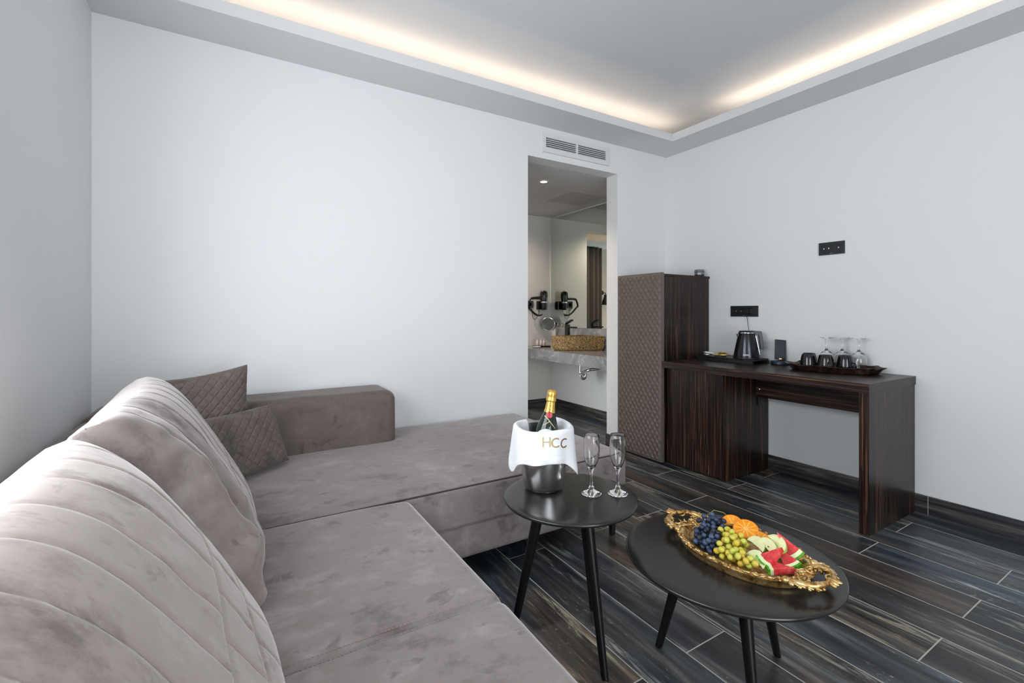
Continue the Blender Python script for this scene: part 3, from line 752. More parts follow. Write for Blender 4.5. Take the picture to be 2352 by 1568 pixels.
# champagne bottle, leaning
def local_bottle():
    e = thing('champagne_bottle', 'dark green champagne bottle with gold foil neck standing in the ice bucket', 'bottle', (0, 0, 0))
    body = [(0, 0.006), (0.02, 0.002), (0.036, 0.0), (0.0405, 0.006), (0.041, 0.02), (0.041, 0.170), (0.0396, 0.190), (0.0356, 0.205), (0.030, 0.220), (0.0245, 0.235), (0.0200, 0.250), (0.0178, 0.262), (0.0155, 0.280), (0.0140, 0.298), (0.0140, 0.302), (0, 0.302)]
    MB().lathe(body, 48).build('glass_body', M_GREEN, e)
    foil = [(0.0206, 0.250), (0.0185, 0.2615), (0.0162, 0.280), (0.0150, 0.288), (0.0178, 0.2895), (0.0184, 0.292), (0.0184, 0.296), (0.0172, 0.2985), (0.0170, 0.308), (0.0176, 0.312), (0.0172, 0.320), (0.0150, 0.3265), (0.0095, 0.3305), (0, 0.332)]
    fo_ = MB().lathe(foil, 48).build('gold_foil', M_FOIL, e)
    return e, fo_
bt, bfoil = local_bottle()
def neck_r(z):
    P = [(0.150, 0.041), (0.170, 0.041), (0.190, 0.0396), (0.205, 0.0356), (0.220, 0.030), (0.235, 0.0245), (0.250, 0.0206), (0.2615, 0.0185), (0.280, 0.0162), (0.288, 0.0150), (0.292, 0.0176), (0.31, 0.0172), (0.33, 0.0172)]
    for (a, ra), (b, rb) in zip(P, P[1:]):
        if a <= z <= b: return ra + (rb - ra) * (z - a) / (b - a)
    return 0.041
def on_bottle(th, z, d): 
    r = neck_r(z) + d; return (r * cos(th), r * sin(th), z)
vs, fs = text_mesh('MOËT', 0.0185, 0.0003)
kx = 0.034 / (max(v[0] for v in vs) - min(v[0] for v in vs)); vs = [(x * kx, y * 0.62, d) for x, y, d in vs]
MB().add([on_bottle(-y / 0.017 * 1.0 + 0.0, 0.2695 + x, 0.0008 + d) for x, y, d in vs], fs).build('foil_lettering', M_FOILTXT, bfoil, smooth=False)
sp_ = []; 
MB().add([on_bottle(0.0 + 0.0030 * (1 if k % 2 == 0 else 0.35) * cos(k * pi / 4) / 0.0172, 0.3165 + 0.0038 * (1 if k % 2 == 0 else 0.3) * sin(k * pi / 4), 0.0009) for k in range(8)], [tuple(range(8))]).build('foil_star', M_FOILTXT, bfoil, smooth=False)
def disc_on(th0, z0, ra, d0, dome, n=20):
    vs = [on_bottle(th0, z0, d0 + dome)]; fs = []
    for q in (0.5, 0.9, 1.0):
        for k in range(n): 
            a = 2 * pi * k / n; vs.append(on_bottle(th0 + ra * q * cos(a) / neck_r(z0), z0 + ra * q * sin(a), d0 + dome * (1 if q < 0.95 else -0.3)))
    for k in range(n): fs.append((0, 1 + k, 1 + (k + 1) % n))
    for j in range(2):
        for k in range(n): a = 1 + j * n; fs.append((a + k, a + n + k, a + n + (k + 1) % n, a + (k + 1) % n))
    return vs, fs
v_, f_ = disc_on(0.0, 0.2435, 0.0112, 0.0010, 0.0014); MB().add(v_, f_).build('wax_seal', M_SEAL, bt)
def strip(p, w):
    """ribbon on the glass through (th, z) points"""
    vs = []; fs = []
    for i, (t, z) in enumerate(p):
        vs += [on_bottle(t, z - w / 2, 0.0006), on_bottle(t, z + w / 2, 0.0006)]
        if i: a = 2 * i; fs.append((a - 2, a, a + 1, a - 1))
    return vs, fs
M_CREAM = mat('cream_ribbon', (0.52, 0.42, 0.26, 1), 0.5)
r1 = [(-0.75 + 1.5 * i / 16, 0.237 - 0.038 * (i / 16) ** 1.7) for i in range(17)]
r2 = [(0.08 - 0.62 * i / 12, 0.2215 - 0.016 * (i / 12)) for i in range(13)]
q_ = MB(); v_, f_ = strip(r1, 0.0042); q_.add(v_, f_); v_, f_ = strip(r2, 0.0030); q_.add(v_, f_); q_.build('ribbon_band', M_CREAM, bt, smooth=False)
lab = MB(); nl = 24
def labp(u, v):
    t = -0.95 + 1.9 * u; zt = 0.178 + 0.018 * (1 - (2 * u - 1) ** 2); return on_bottle(t, 0.06 + (zt - 0.06) * v, 0.0006)
lab.grid(labp, 24, 12).build('front_label', M_LABEL, bt)
bt.location = (BK[0] - 0.009, BK[1] + 0.005, HS + 0.024)
# tilt: top goes right in the view (and a little towards the camera)
right = Vector((cos(YAW), -sin(YAW), 0)); fwd = Vector((sin(YAW), cos(YAW), 0))
axis = (Vector((0, 0, 1)) + right * 0.135 + fwd * 0.02).normalized()
xq = Vector((-BK[0], -BK[1], 0)); xq = (xq - axis * xq.dot(axis)).normalized()
bt.matrix_world = Matrix.Translation(bt.location) @ Matrix((xq, axis.cross(xq), axis)).transposed().to_4x4()
def flute(loc, label):
    e = thing('champagne_flute', label, 'flute', loc, 0, 'champagne flutes on the small table')
    outer = [(0.0, 0.0), (0.0335, 0.0), (0.0345, 0.0012), (0.0335, 0.0028), (0.024, 0.0085), (0.0115, 0.0150), (0.0085, 0.0185), (0.0092, 0.0215), (0.0092, 0.0245), (0.0070, 0.0265), (0.0068, 0.031), (0.0048, 0.037), (0.0042, 0.055), (0.0050, 0.072), (0.0075, 0.084), (0.0140, 0.097), (0.0215, 0.112), (0.0262, 0.130), (0.0282, 0.150), (0.0282, 0.170), (0.0268, 0.190), (0.0250, 0.2065), (0.0243, 0.2075), (0.0236, 0.2065)]
    inner = [(0.0253, 0.190), (0.0266, 0.170), (0.0266, 0.150), (0.0246, 0.130), (0.0198, 0.113), (0.0120, 0.098), (0.0045, 0.089), (0.0, 0.087)]
    fo = [p for p in outer if p[1] <= 0.0270]; up = [p for p in outer if p[1] >= 0.0265]
    MB().lathe(fo + [(0.0, 0.0265)], 40).build('foot', M_GLASS, e)
    MB().lathe([(0.0, 0.0266)] + up + inner, 40).build('stem_and_bowl', M_GLASS, e)
flute((1.076, 1.238, HS + 0.0004), 'clear champagne flute beside the ice bucket, nearer to it')
flute((1.155, 1.191, HS + 0.0004), 'clear champagne flute at the right rim of the small table')

# ------------------------------------------------------------------ gilt tray
TA = atan2(-.984, .177)
TC = (1.368, 0.860, HB)
K = 0.985
TA2 = TA - R(9)
TC2 = (1.353, 0.862, HB)
tr = thing('gilt_tray', 'ornate gilt oval tray with scroll handles full of fruit on the lower table', 'tray', TC2, TA2)
A_, B_ = 0.208 * K, 0.150 * K
def oval(k, th, z, jag=0.0):
    a, b = A_ * k, B_ * k
    c, s_ = cos(th), sin(th)
    x = a * math.copysign(abs(c) ** 0.92, c); y = b * math.copysign(abs(s_) ** 1.0, s_)
    return (x * (1 + jag), y * (1 + jag), z)
sec = [(0.02, 0.007), (0.66, 0.007), (0.70, 0.0075), (0.715, 0.0105), (0.73, 0.0105), (0.745, 0.013), (0.79, 0.0155), (0.80, 0.019), (0.815, 0.0195), (0.825, 0.022), (0.865, 0.0245), (0.88, 0.028), (0.92, 0.0305), (0.965, 0.030), (0.995, 0.0265), (0.99, 0.022), (0.965, 0.019), (0.94, 0.010), (0.925, 0.002), (0.91, 0.0), (0.02, 0.0)]
q_ = MB(); n_ = 120
def trf(u, v):
    i = v * (len(sec) - 1); j = min(int(i), len(sec) - 2); f = i - j
    k = sec[j][0] + (sec[j + 1][0] - sec[j][0]) * f; z = sec[j][1] + (sec[j + 1][1] - sec[j][1]) * f
    return oval(k, 2 * pi * u, z)
q_.grid(trf, n_, len(sec) - 1, cu=True).build('dish', M_GILT, tr, ang=50)
orns = [MB(), MB()]; rnd = random.Random(3)
nb = 54
for i in range(nb):
    th = 2 * pi * (i + 0.5) / nb
    if abs(cos(th)) > 0.985: continue
    orn = orns[0] if sin(th) > 0 else orns[1]
    p = Vector(oval(0.955, th, 0.0315)); q = Vector(oval(0.955, th + 0.02, 0.0315)); t = (q - p).normalized(); o_ = Vector((t.y, -t.x, 0))
    ph = i % 6
    Mx = Matrix((t, o_, Vector((0, 0, 1)))).transposed().to_4x4()
    if ph in (0, 1):
        orn.ell((0, 0, 0), (0.0052, 0.0052, 0.0045), 8, 6, Matrix.Translation(p + Vector((0, 0, 0.001))) @ Mx)
        orn.ell((0, 0, 0), (0.0035, 0.0035, 0.0032), 8, 6, Matrix.Translation(p + o_ * 0.008 + Vector((0, 0, -0.002))) @ Mx)
    elif ph in (2, 5):
        for sgn in (1, -1):
            pts = []
            for k in range(9):
                a = k / 8 * 3.6; rr = 0.0062 * (1 - k / 11)
                pts.append(p + t * (sgn * (0.002 + rr * cos(a))) + o_ * (0.004 + rr * sin(a)) + Vector((0, 0, 0.001 + 0.0012 * sin(a))))
            orn.tube(pts, [0.0026 * (1 - 0.06 * k) for k in range(9)], 6)
    else:
        orn.ell((0, 0, 0), (0.0105, 0.0042, 0.0036), 8, 6, Matrix.Translation(p + o_ * (0.003 + 0.003 * rnd.random())) @ Mx @ Matrix.Rotation(0.5 * (1 if ph == 3 else -1), 4, 'Z'))
        orn.ell((0, 0, 0), (0.0075, 0.0032, 0.003), 8, 6, Matrix.Translation(p - o_ * 0.005 + Vector((0, 0, -0.001))) @ Mx @ Matrix.Rotation(-0.4 * (1 if ph == 3 else -1), 4, 'Z'))
for orn in orns: orn.build('rim_ornament', M_GILT, tr, ang=60)
for sg in (1, -1):
    h = MB(); S = lambda s, t, z: Vector((sg * s * K, t * K, z - 0.010 - 0.006 * max(0, (s - 0.2) / 0.06)))
    for tt in (1, -1):
        c = 0.0
        arm_ = [S(0.180, c + tt * 0.066, 0.038), S(0.200, c + tt * 0.070, 0.042), S(0.220, c + tt * 0.066, 0.046), S(0.236, c + tt * 0.052, 0.050), S(0.246, c + tt * 0.034, 0.052), S(0.252, c + tt * 0.014, 0.054)]
        h.tube(arm_, [0.006, 0.0095, 0.0105, 0.0095, 0.0080, 0.0070], 10)
        for a, b, r_ in ((0.178, 0.078, 0.0115), (0.196, 0.086, 0.0075), (0.214, 0.080, 0.006), (0.232, 0.066, 0.0055), (0.244, 0.050, 0.006), (0.250, 0.030, 0.0055), (0.186, 0.050, 0.006), (0.204, 0.050, 0.005)):
            h.ell(S(a, c + tt * b, 0.042), (r_, r_, r_ * 0.85), 10, 7)
        for (a0_, b0_, r0_, d_) in ((0.200, 0.040, 0.014, 1), (0.190, 0.020, 0.012, -1), (0.222, 0.050, 0.011, 1), (0.236, 0.030, 0.010, -1)):
            pts = [S(a0_ + r0_ * (1 - k / 15) * cos(k * 0.48 * d_), c + tt * (b0_ + r0_ * (1 - k / 15) * sin(k * 0.48 * d_)), 0.041 + 0.0012 * k) for k in range(13)]
            h.tube(pts, [0.0036 - 0.00012 * k for k in range(13)], 7)
        for k in range(4):
            h.ell((0, 0, 0), (0.015, 0.0042, 0.0035), 8, 6, Matrix.Translation(S(0.176 + 0.004 * k, c + tt * (0.008 + 0.015 * k), 0.041)) @ Matrix.Rotation(tt * sg * (0.4 + 0.25 * k), 4, 'Z'))
        for k in range(5):
            h.ell((0, 0, 0), (0.012, 0.0040, 0.0036), 8, 6, Matrix.Translation(S(0.192 + 0.013 * k, c + tt * (0.084 - 0.002 * k * k), 0.046)) @ Matrix.Rotation(tt * sg * (0.9 - 0.3 * k), 4, 'Z'))
    for k in range(5):
        h.ell((0, 0, 0), (0.017, 0.0065, 0.006), 8, 6, Matrix.Translation(S(0.262, (k - 2) * 0.0055, 0.056 + 0.003 * (2 - abs(k - 2)))) @ Matrix.Rotation(sg * (k - 2) * 0.28, 4, 'Z'))
    h.ell(S(0.252, 0, 0.056), (0.008, 0.011, 0.008), 10, 7)
    h.build('scroll_handle', M_GILT, tr, ang=60)

# ------------------------------------------------------------------ fruit (positions in tray axes)
TM = Matrix.Translation(TC) @ Matrix.Rotation(TA, 4, 'Z')
FZ = 0.0074
TM2i = (Matrix.Translation(TC2) @ Matrix.Rotation(TA2, 4, 'Z')).inverted()
def W3(s, t, z): return TM @ Vector((s * K, t * K, z))
G1 = MB().ell((0, 0, 0), (0.0086, 0.0086, 0.0092), 16, 11).mesh('grape', M_GRD)
G2 = MB().ell((0, 0, 0), (0.0096, 0.0096, 0.0108), 16, 11).mesh('grape', M_GRG)
def inside(poly, x, y):
    c = False; n = len(poly)
    for i in range(n):
        (x1, y1), (x2, y2) = poly[i], poly[(i + 1) % n]
        if (y1 > y) != (y2 > y) and x < (x2 - x1) * (y - y1) / (y2 - y1) + x1: c = not c
    return c
def floorz(s, t, r):
    q = TM2i @ W3(s, t, 0); k = hypot(q.x / A_, q.y / B_); z = FZ + r
    for kk, zz in sec[:14]:
        d = abs(kk - k) * B_
        if d < r: z = max(z, zz + sqrt(r * r - d * d) + 0.0004)
    if 0.88 < k < 1.02: z = max(z, 0.038 + r)
    return z
ALL = []
def heap(poly, n, r, rnd, hmax):
    out = []; own = object()
    xs = [p[0] for p in poly]; ys = [p[1] for p in poly]
    for _ in range(n):
        best = None
        for _t in range(46):
            x, y = rnd.uniform(min(xs), max(xs)), rnd.uniform(min(ys), max(ys))
            if not inside(poly, x, y): continue
            z = floorz(x, y, r)
            for _k in range(4):
                for (a, b, c, r2, g) in ALL:
                    d = hypot(x - a, y - b); R_ = (r + r2) * (0.93 if own is g else 1.02)
                    if d < R_: z = max(z, c + sqrt(R_ * R_ - d * d)) if abs(z - c) < R_ else z
            if z > hmax: continue
            if best is None or z < best[2]: best = (x, y, z)
        if best is None: continue
        out.append(best); ALL.append((best[0], best[1], best[2], r, own))
    return out
def bunch(label, me, poly, n, r, seed, hmax, group):
    rnd = random.Random(seed); P = heap(poly, n, r, rnd, hmax)
    cx, cy = sum(p[0] for p in P) / len(P), sum(p[1] for p in P) / len(P)
    e = thing('grape_bunch', label, 'grapes', W3(cx, cy, FZ), TA, group)
    for x, y, z in P:
        o = bpy.data.objects.new('grape', me); COL.objects.link(o); o.parent = e
        o.location = ((x - cx) * K, (y - cy) * K, z - FZ); o.rotation_euler = (rnd.uniform(0, 3), rnd.uniform(0, 3), rnd.uniform(0, 3))
        o.scale = [rnd.uniform(0.88, 1.0)] * 3
    st = MB()
    top = sorted(P, key=lambda p: -p[2])
    ctr = Vector((0, 0, 0.018))
    for p in P[::3]:
        q = Vector(((p[0] - cx) * K, (p[1] - cy) * K, p[2] - FZ)); st.tube([ctr + (q - ctr) * 0.05, (ctr + q) / 2 + Vector((0, 0, 0.004)), ctr + (q - ctr) * 0.8], 0.0011, 5)
    return e, st
e, st = bunch('dark blue grapes heaped at the far end of the tray', G1, [(-0.150, -0.020), (-0.118, -0.085), (-0.066, -0.102), (-0.052, -0.060), (-0.080, 0.0), (-0.105, 0.030), (-0.140, 0.030)], 60, 0.0094, 5, 0.054, 'dark grape bunches')
st.build('stem', M_STEM, e)
e, st = bunch('dark blue grapes along the far rim of the tray beside the orange', G1, [(-0.152, 0.0), (-0.140, 0.032), (-0.108, 0.034), (-0.092, 0.060), (-0.100, 0.092), (-0.124, 0.086), (-0.148, 0.056)], 44, 0.0094, 6, 0.060, 'dark grape bunches')
st.tube([Vector((-0.03, 0.01, 0.045)), Vector((-0.015, 0.03, 0.062)), Vector((0.01, 0.045, 0.058)), Vector((0.03, 0.05, 0.045))], 0.0016, 6)
st.build('stem', M_STEM, e)
e, st = bunch('green grapes in the middle of the tray next to the orange slices', G2, [(-0.085, 0.010), (-0.060, 0.036), (-0.014, 0.022), (0.012, -0.010), (0.002, -0.050), (-0.045, -0.050), (-0.070, -0.030)], 44, 0.0105, 8, 0.050, 'green grape bunches')
st.build('stem', M_STEM, e)
e, st = bunch('yellowish green grapes at the near rim of the tray', G2, [(-0.045, -0.055), (0.005, -0.055), (0.040, -0.070), (0.074, -0.092), (0.060, -0.104), (0.010, -0.108), (-0.036, -0.100), (-0.055, -0.085)], 46, 0.0105, 9, 0.042, 'green grape bunches')
st.build('stem', M_STEM, e)
o = bpy.data.objects.new('grape', G1); COL.objects.link(o); o.location = W3(-0.052, 0.098, 0.040); tag(o, 'single dark grape lying loose by the far rim of the tray', 'grape')

def place(e, s, t, z, nrm, rz=0):
    """put a thing at tray coords; its local z along nrm (tray axes)"""
    n = Vector(nrm).normalized(); q = Vector((0, 0, 1)).rotation_difference(n).to_matrix().to_4x4()
    e.matrix_world = Matrix.Translation(W3(s, t, z)) @ Matrix.Rotation(TA, 4, 'Z') @ q @ Matrix.Rotation(rz, 4, 'Z')
def orange_slice(label, half=True, r=0.036, th=0.008):
    e = thing('orange_slice', label, 'orange slice', (0, 0, 0), 0, 'orange slices on the tray')
    n = 18 if half else 36; a1 = pi if half else 2 * pi
    ring = [(r * cos(a1 * i / n), r * sin(a1 * i / n)) for i in range(n + (1 if half else 0))]
    inn = [(x * 0.90, y * 0.90) for x, y in ring]
    q = MB(); N = len(ring)
    def band(ro, ri, z0, z1, mb):
        m = len(ro); rng = range(m - 1) if half else range(m)
        for i in rng:
            j = (i + 1) % m; a, b, c, d = ro[i], ro[j], ri[j], ri[i]
            mb.add([(*a, z0), (*b, z0), (*c, z0), (*d, z0), (*a, z1), (*b, z1), (*c, z1), (*d, z1)], [(3, 2, 1, 0), (4, 5, 6, 7), (0, 1, 5, 4), (2, 3, 7, 6), (1, 2, 6, 5), (3, 0, 4, 7)])
    band(ring, inn, -th / 2, th / 2, q); q.build('peel', M_PEEL, e)
    p = MB(); p.prism(inn if half else inn, -th * 0.46, th * 0.46); p.build('pith', M_PITH, e, smooth=False)
    s_ = MB(); ns = 5 if half else 10
    for k in range(ns):
        b0, b1 = a1 * (k + 0.08) / ns, a1 * (k + 0.92) / ns; m = (b0 + b1) / 2
        poly = [(0.13 * r * cos(m), 0.13 * r * sin(m))] + [(r * 0.86 * cos(b0 + (b1 - b0) * i / 5), r * 0.86 * sin(b0 + (b1 - b0) * i / 5)) for i in range(6)]
        s_.prism(poly, -th * 0.54, th * 0.54)
    s_.build('flesh', M_ORANGE, e, bev=0.001)
    return e
e = orange_slice('half orange slice lying flat between the green grapes and the far rim', False, 0.038, 0.010); place(e, -0.026, 0.078, 0.043, (0.12, -0.42, 0.9), 0.3)
e = orange_slice('orange wedge sticking up beside the dark grapes', True, 0.034, 0.012); place(e, -0.074, 0.088, 0.040, (0.25, -0.5, 0.85), 0.6)
e = orange_slice('orange slice leaning on the first one, nearest the apple slices', True, 0.036, 0.011); place(e, 0.026, 0.052, 0.032, (0.3, -0.35, 0.9), -1.0)
def apple_slice(label, r=0.036):
    e = thing('apple_slice', label, 'apple slice', (0, 0, 0), 0, 'green apple slices on the tray')
    q = MB(); sk = MB(); n = 20
    # crescent wedge: flat cut faces meeting at the core edge, round skin
    for part_, mb in ((0, q), (1, sk)):
        def fn(u, v):
            a = -pi / 2 + pi * u          # along the wedge, tip to tip
            w = (v - 0.5) * 0.62          # wedge opening angle
            rr = r * (1.0 + (0.006 if part_ else 0))
            x = rr * sin(a); d = rr * 0.80 * cos(a)
            return (x, d * cos(w), d * sin(w))
        if part_: mb.grid(fn, n, 6)
        else:
            mb.grid(fn, n, 6)
            for sg in (0, 1):
                def cut(u, v, sg=sg):
                    p = fn(u, sg); return (p[0] * (0.55 + 0.45 * v), p[1] * v + 0.004 * (1 - v), p[2] * v)
                mb.grid(cut, n, 5)
    q.build('flesh', M_APPLE, e); sk.build('skin', M_APSKIN, e)
    return e
for i, (s, t, z, nrm, rz, lb) in enumerate((
    (0.030, 0.002, 0.036, (-0.35, -0.45, 1), 0.15, 'pale apple slice touching the green grapes'),
    (0.066, -0.012, 0.046, (-0.2, -0.55, 1), 0.05, 'green apple slice with a seed mark lying on top of the others'),
    (0.062, 0.022, 0.036, (-0.3, -0.2, 1), 0.25, 'apple slice tucked behind the top one towards the far rim'),
    (0.082, 0.016, 0.054, (-0.1, -0.4, 1), 0.0, 'apple slice next to the tall watermelon wedge'),
    (0.052, -0.062, 0.030, (-0.4, -0.3, 1), 0.3, 'apple slice low at the near side by the yellow grapes'),
    (0.064, -0.080, 0.024, (-0.3, -0.3, 1), 0.2, 'apple slice half under the green-rinded watermelon wedge'))):
    e = apple_slice(lb, 0.040 if i < 4 else 0.034); place(e, s, t, z, nrm, rz - pi * 0.25)
    if i == 1: MB().ell((0.004, 0.010, 0.0055), (0.003, 0.0016, 0.0015), 8, 6).build('seed', M_SEED, e)
def melon(label, L=0.075, wd=0.055, th=0.016):
    """triangular watermelon wedge: tip at +x, rind arc at -x"""
    e = thing('watermelon_wedge', label, 'watermelon wedge', (0, 0, 0), 0, 'watermelon wedges on the tray')
    half = atan2(wd / 2, L)
    def sector(r0, r1, z0, z1):
        n = 8
        p = [(L * 0.55 - r1 * cos(-half + 2 * half * i / n), r1 * sin(-half + 2 * half * i / n)) for i in range(n + 1)]
        if r0 <= 0: p.append((L * 0.55, 0))
        else: p += [(L * 0.55 - r0 * cos(half - 2 * half * i / n), r0 * sin(half - 2 * half * i / n)) for i in range(n + 1)]
        return MB().prism(p, z0, z1)
    sector(0, L * 0.80, -th / 2, th / 2).build('flesh', M_MELON, e, bev=0.0015)
    sector(L * 0.80, L * 0.93, -th / 2, th / 2).build('pale_rind', M_RINDW, e, bev=0.001)
    sector(L * 0.93, L, -th / 2, th / 2).build('green_rind', M_RIND, e, bev=0.001)
    return e
for s, t, z, nrm, rz, L, lb in (
    (0.098, -0.054, 0.046, (-0.25, -0.65, 1), 0.95, 0.078, 'watermelon wedge with bright green rind facing the apple slices'),
    (0.112, 0.040, 0.050, (0.25, -0.9, 0.55), 2.55, 0.085, 'tall red watermelon wedge standing against the far rim'),
    (0.128, -0.012, 0.034, (-0.1, -0.5, 1), 2.4, 0.075, 'watermelon wedge lying behind the green-rinded one'),
    (0.124, -0.068, 0.029, (0.0, -0.12, 1), 0.45, 0.074, 'watermelon wedge lying lowest at the near right handle'),
    (0.072, 0.056, 0.030, (0.0, -0.3, 1), 0.9, 0.060, 'watermelon wedge half hidden behind the apple slices')):
    e = melon(lb, L, L * 0.72, 0.018); place(e, s, t, z, nrm, rz)

# ------------------------------------------------------------------ desk, low cabinet, tall cabinet
DT, DX, DY0 = 0.770, 2.757, 1.067
dk = thing('desk', 'dark striped ebony desk with one thick side panel by the right wall', 'desk', (DX, DY0, 0))
def P(mb): mb.v = [(x - DX, y - DY0, z) for x, y, z in mb.v]; return mb
P(MB().box(DX, XR - 0.001, DY0, 2.382, 0.722, DT)).build('desk_top', M_EBH, dk, bev=0.0012)
P(MB().box(DX + 0.003, XR - 0.011, DY0 + 0.002, DY0 + 0.046, 0.0, 0.7215)).build('side_panel', M_EBV, dk, bev=0.0012)
P(MB().box(3.15, 3.168, DY0 + 0.046, 1.895, 0.545, 0.7215)).build('apron', M_EBH, dk, bev=0.001)
P(MB().ell((3.147, 1.868, 0.600), (0.004, 0.008, 0.008), 12, 8)).build('bolt', M_CHROME, dk)
CYR = 1.912
cb = thing('low_cabinet', 'dark striped ebony cabinet with a plain door under the left end of the desk', 'cabinet', (DX, CYR, 0))
def P(mb): mb.v = [(x - DX, y - CYR, z) for x, y, z in mb.v]; return mb
P(MB().box(DX + 0.072, XR - 0.011, CYR, 2.382, 0.0, 0.7215)).build('carcass', M_EBV, cb, bev=0.001)
P(MB().box(DX + 0.05, DX + 0.070, CYR + 0.001, 2.378, 0.018, 0.716)).build('door', M_EBV, cb, bev=0.001)
e = thing('power_socket', 'small black double socket on the low cabinet side in the knee space', 'socket', (3.235, CYR, 0.53))
MB().box(-0.035, 0.035, -0.009, -0.0003, -0.055, 0.055).build('plate', M_BLACK, e, bev=0.002)
for zz in (-0.026, 0.020):
    MB().box(-0.022, 0.022, -0.0105, -0.0085, zz - 0.018, zz + 0.018).build('module', M_BLACKG, e, bev=0.001)
TY0, TY1, TZ = 2.383, 2.836, 1.43
tc_ = thing('tall_cabinet', 'tall ebony cabinet with a taupe diamond-padded front beside the doorway', 'cabinet', (DX, TY0, 0))
def P(mb): mb.v = [(x - DX, y - TY0, z) for x, y, z in mb.v]; return mb
P(MB().box(DX + 0.030, XR - 0.011, TY0 + 0.018, TY1 - 0.002, 0.0, TZ - 0.022)).build('carcass', M_EBV, tc_, bev=0.001)
P(MB().box(DX + 0.030, XR - 0.001, TY0 + 0.015, TY1 - 0.001, TZ - 0.022, TZ - 0.004)).build('top_panel', M_EBH, tc_, bev=0.001)
pa = MB()
NY, NZ = 150, 380
PY, PZ = 0.0453, 0.0620
def pad(u, v):
    y, z = TY0 + (TY1 - TY0) * u, 0.012 + (TZ + 0.004 - 0.012) * v
    a, b = (y - TY0) / PY + z / PZ, (y - TY0) / PY - z / PZ
    fa, fb = abs(a - math.floor(a) - 0.5) * 2, abs(b - math.floor(b) - 0.5) * 2
    h = 1 - max(fa, fb)
    h = min(h * 1.6, 1.0) ** 0.8
    m_ = min(y - TY0, TY1 - y, z - 0.012, TZ + 0.004 - z)
    k = sm(0.012, 0.018, m_)
    return (DX - 0.002 - 0.0075 * h * k - 0.001 * (1 - k), y, z)
pa.grid(pad, NY, NZ)
fb_ = P(MB().box(DX - 0.001, DX + 0.026, TY0, TY1, 0.012, TZ + 0.004)).build('front_board', M_LEATHER, tc_, bev=0.001)
P(pa).build('padded_front', M_LEATHER, fb_, ang=180, recalc=False)
P(MB().box(DX + 0.04, DX + 0.06, TY0 + 0.02, TY1 - 0.01, 0.0, 0.012)).build('plinth', M_BLACKSAT, tc_)
e = thing('grey_jar', 'small grey metal jar on top of the tall cabinet', 'jar', (3.235, 2.415, TZ - 0.004))
MB().lathe([(0, 0), (0.036, 0), (0.037, 0.003), (0.037, 0.012), (0, 0.012)], 32).build('base', M_BLACK, e)
MB().lathe([(0, 0.012), (0.038, 0.012), (0.038, 0.048), (0.036, 0.051), (0, 0.051)], 32).build('body', M_GREYJAR, e)
MB().lathe([(0.0383, 0.030), (0.0386, 0.031), (0.0386, 0.033), (0.0383, 0.034)], 32).build('band', M_BLACK, e)

# ------------------------------------------------------------------ wall sockets
def socket_plate(loc, hw, hh, label, bright):
    e = thing('wall_socket', label, 'socket', loc, 0, 'black socket plates on the right wall')
    MB().box(-0.009, -0.0003, -hw, hw, -hh, hh).build('plate', M_BLACK, e, bev=0.002)
    MB().box(-0.0105, -0.0085, -hw * 0.78, hw * 0.78, -hh * 0.66, hh * 0.62).build('insert', M_BLACKG, e, bev=0.001)
    n = 4; w_ = hw * 1.5 / n
    for i in range(n):
        y = hw * 0.75 - w_ * (i + 0.5)
        if i < 2 or bright and i == 3:
            ot_ = MB().lathe([(w_ * 0.46, -0.002), (w_ * 0.46, 0.0008), (w_ * 0.40, 0.0008), (w_ * 0.36, -0.0015), (0, -0.0018)], 20, M=Matrix.Translation((-0.0105, y, 0)) @ Matrix.Rotation(-pi / 2, 4, 'Y')).build('outlet', M_BLACK, e)
            MB().box(-0.0112, -0.0100, y - 0.003, y + 0.003, -0.004, 0.004).build('pin', M_CHROME, ot_, smooth=False)
        else:
            MB().box(-0.0118, -0.0100, y - w_ * 0.4, y + w_ * 0.4, -hh * 0.4, hh * 0.4).build('module', M_BLACK, e, bev=0.001)
    MB().box(-0.0098, -0.0088, -0.010, 0.010, -hh * 0.84, -hh * 0.76).build('brand_mark', M_GREYJAR, e, smooth=False)
    return e
socket_plate((XR, 2.100, 1.143), 0.110, 0.041, 'lower black socket plate on the wall above the kettle', False)
socket_plate((XR, 1.500, 1.550), 0.076, 0.041, 'higher black socket plate alone on the wall above the glasses', True)

# ------------------------------------------------------------------ kettle tray
e = thing('welcome_tray', 'long black plastic tray carrying the kettle at the back of the desk', 'tray', (3.205, 2.115, DT))
MB().rbox(-0.105, 0.105, -0.22, 0.22, 0.018, 0.030, 0.005, (4, 8, 1), 2).build('deck', M_BLACK, e)
lp = MB()
for a, b in (((-0.103, -0.218), (0.103, -0.200)), ((-0.103, 0.200), (0.103, 0.218)), ((-0.103, -0.218), (-0.096, 0.218)), ((0.096, -0.218), (0.103, 0.218))): lp.box(a[0], b[0], a[1], b[1], 0.029, 0.033)
lp.build('lip', M_BLACK, e, bev=0.0015)
MB().box(-0.105, -0.085, -0.225, 0.22, 0.0, 0.020).build('front_foot', M_BLACK, e, bev=0.002)
MB().box(0.085, 0.105, -0.225, 0.22, 0.0, 0.020).build('rear_foot', M_BLACK, e, bev=0.002)
KL = (3.185, 1.985, DT + 0.0302)
kt = thing('kettle', 'black steel electric kettle standing on the black tray', 'kettle', KL)
MB().lathe([(0, 0), (0.088, 0), (0.090, 0.004), (0.089, 0.012), (0, 0.012)], 40).build('power_base', M_BLACK, kt)
kb_ = MB().lathe([(0, 0.012), (0.087, 0.012), (0.0875, 0.018), (0.053, 0.186), (0, 0.186)], 56).build('body', M_DKCHROME, kt)
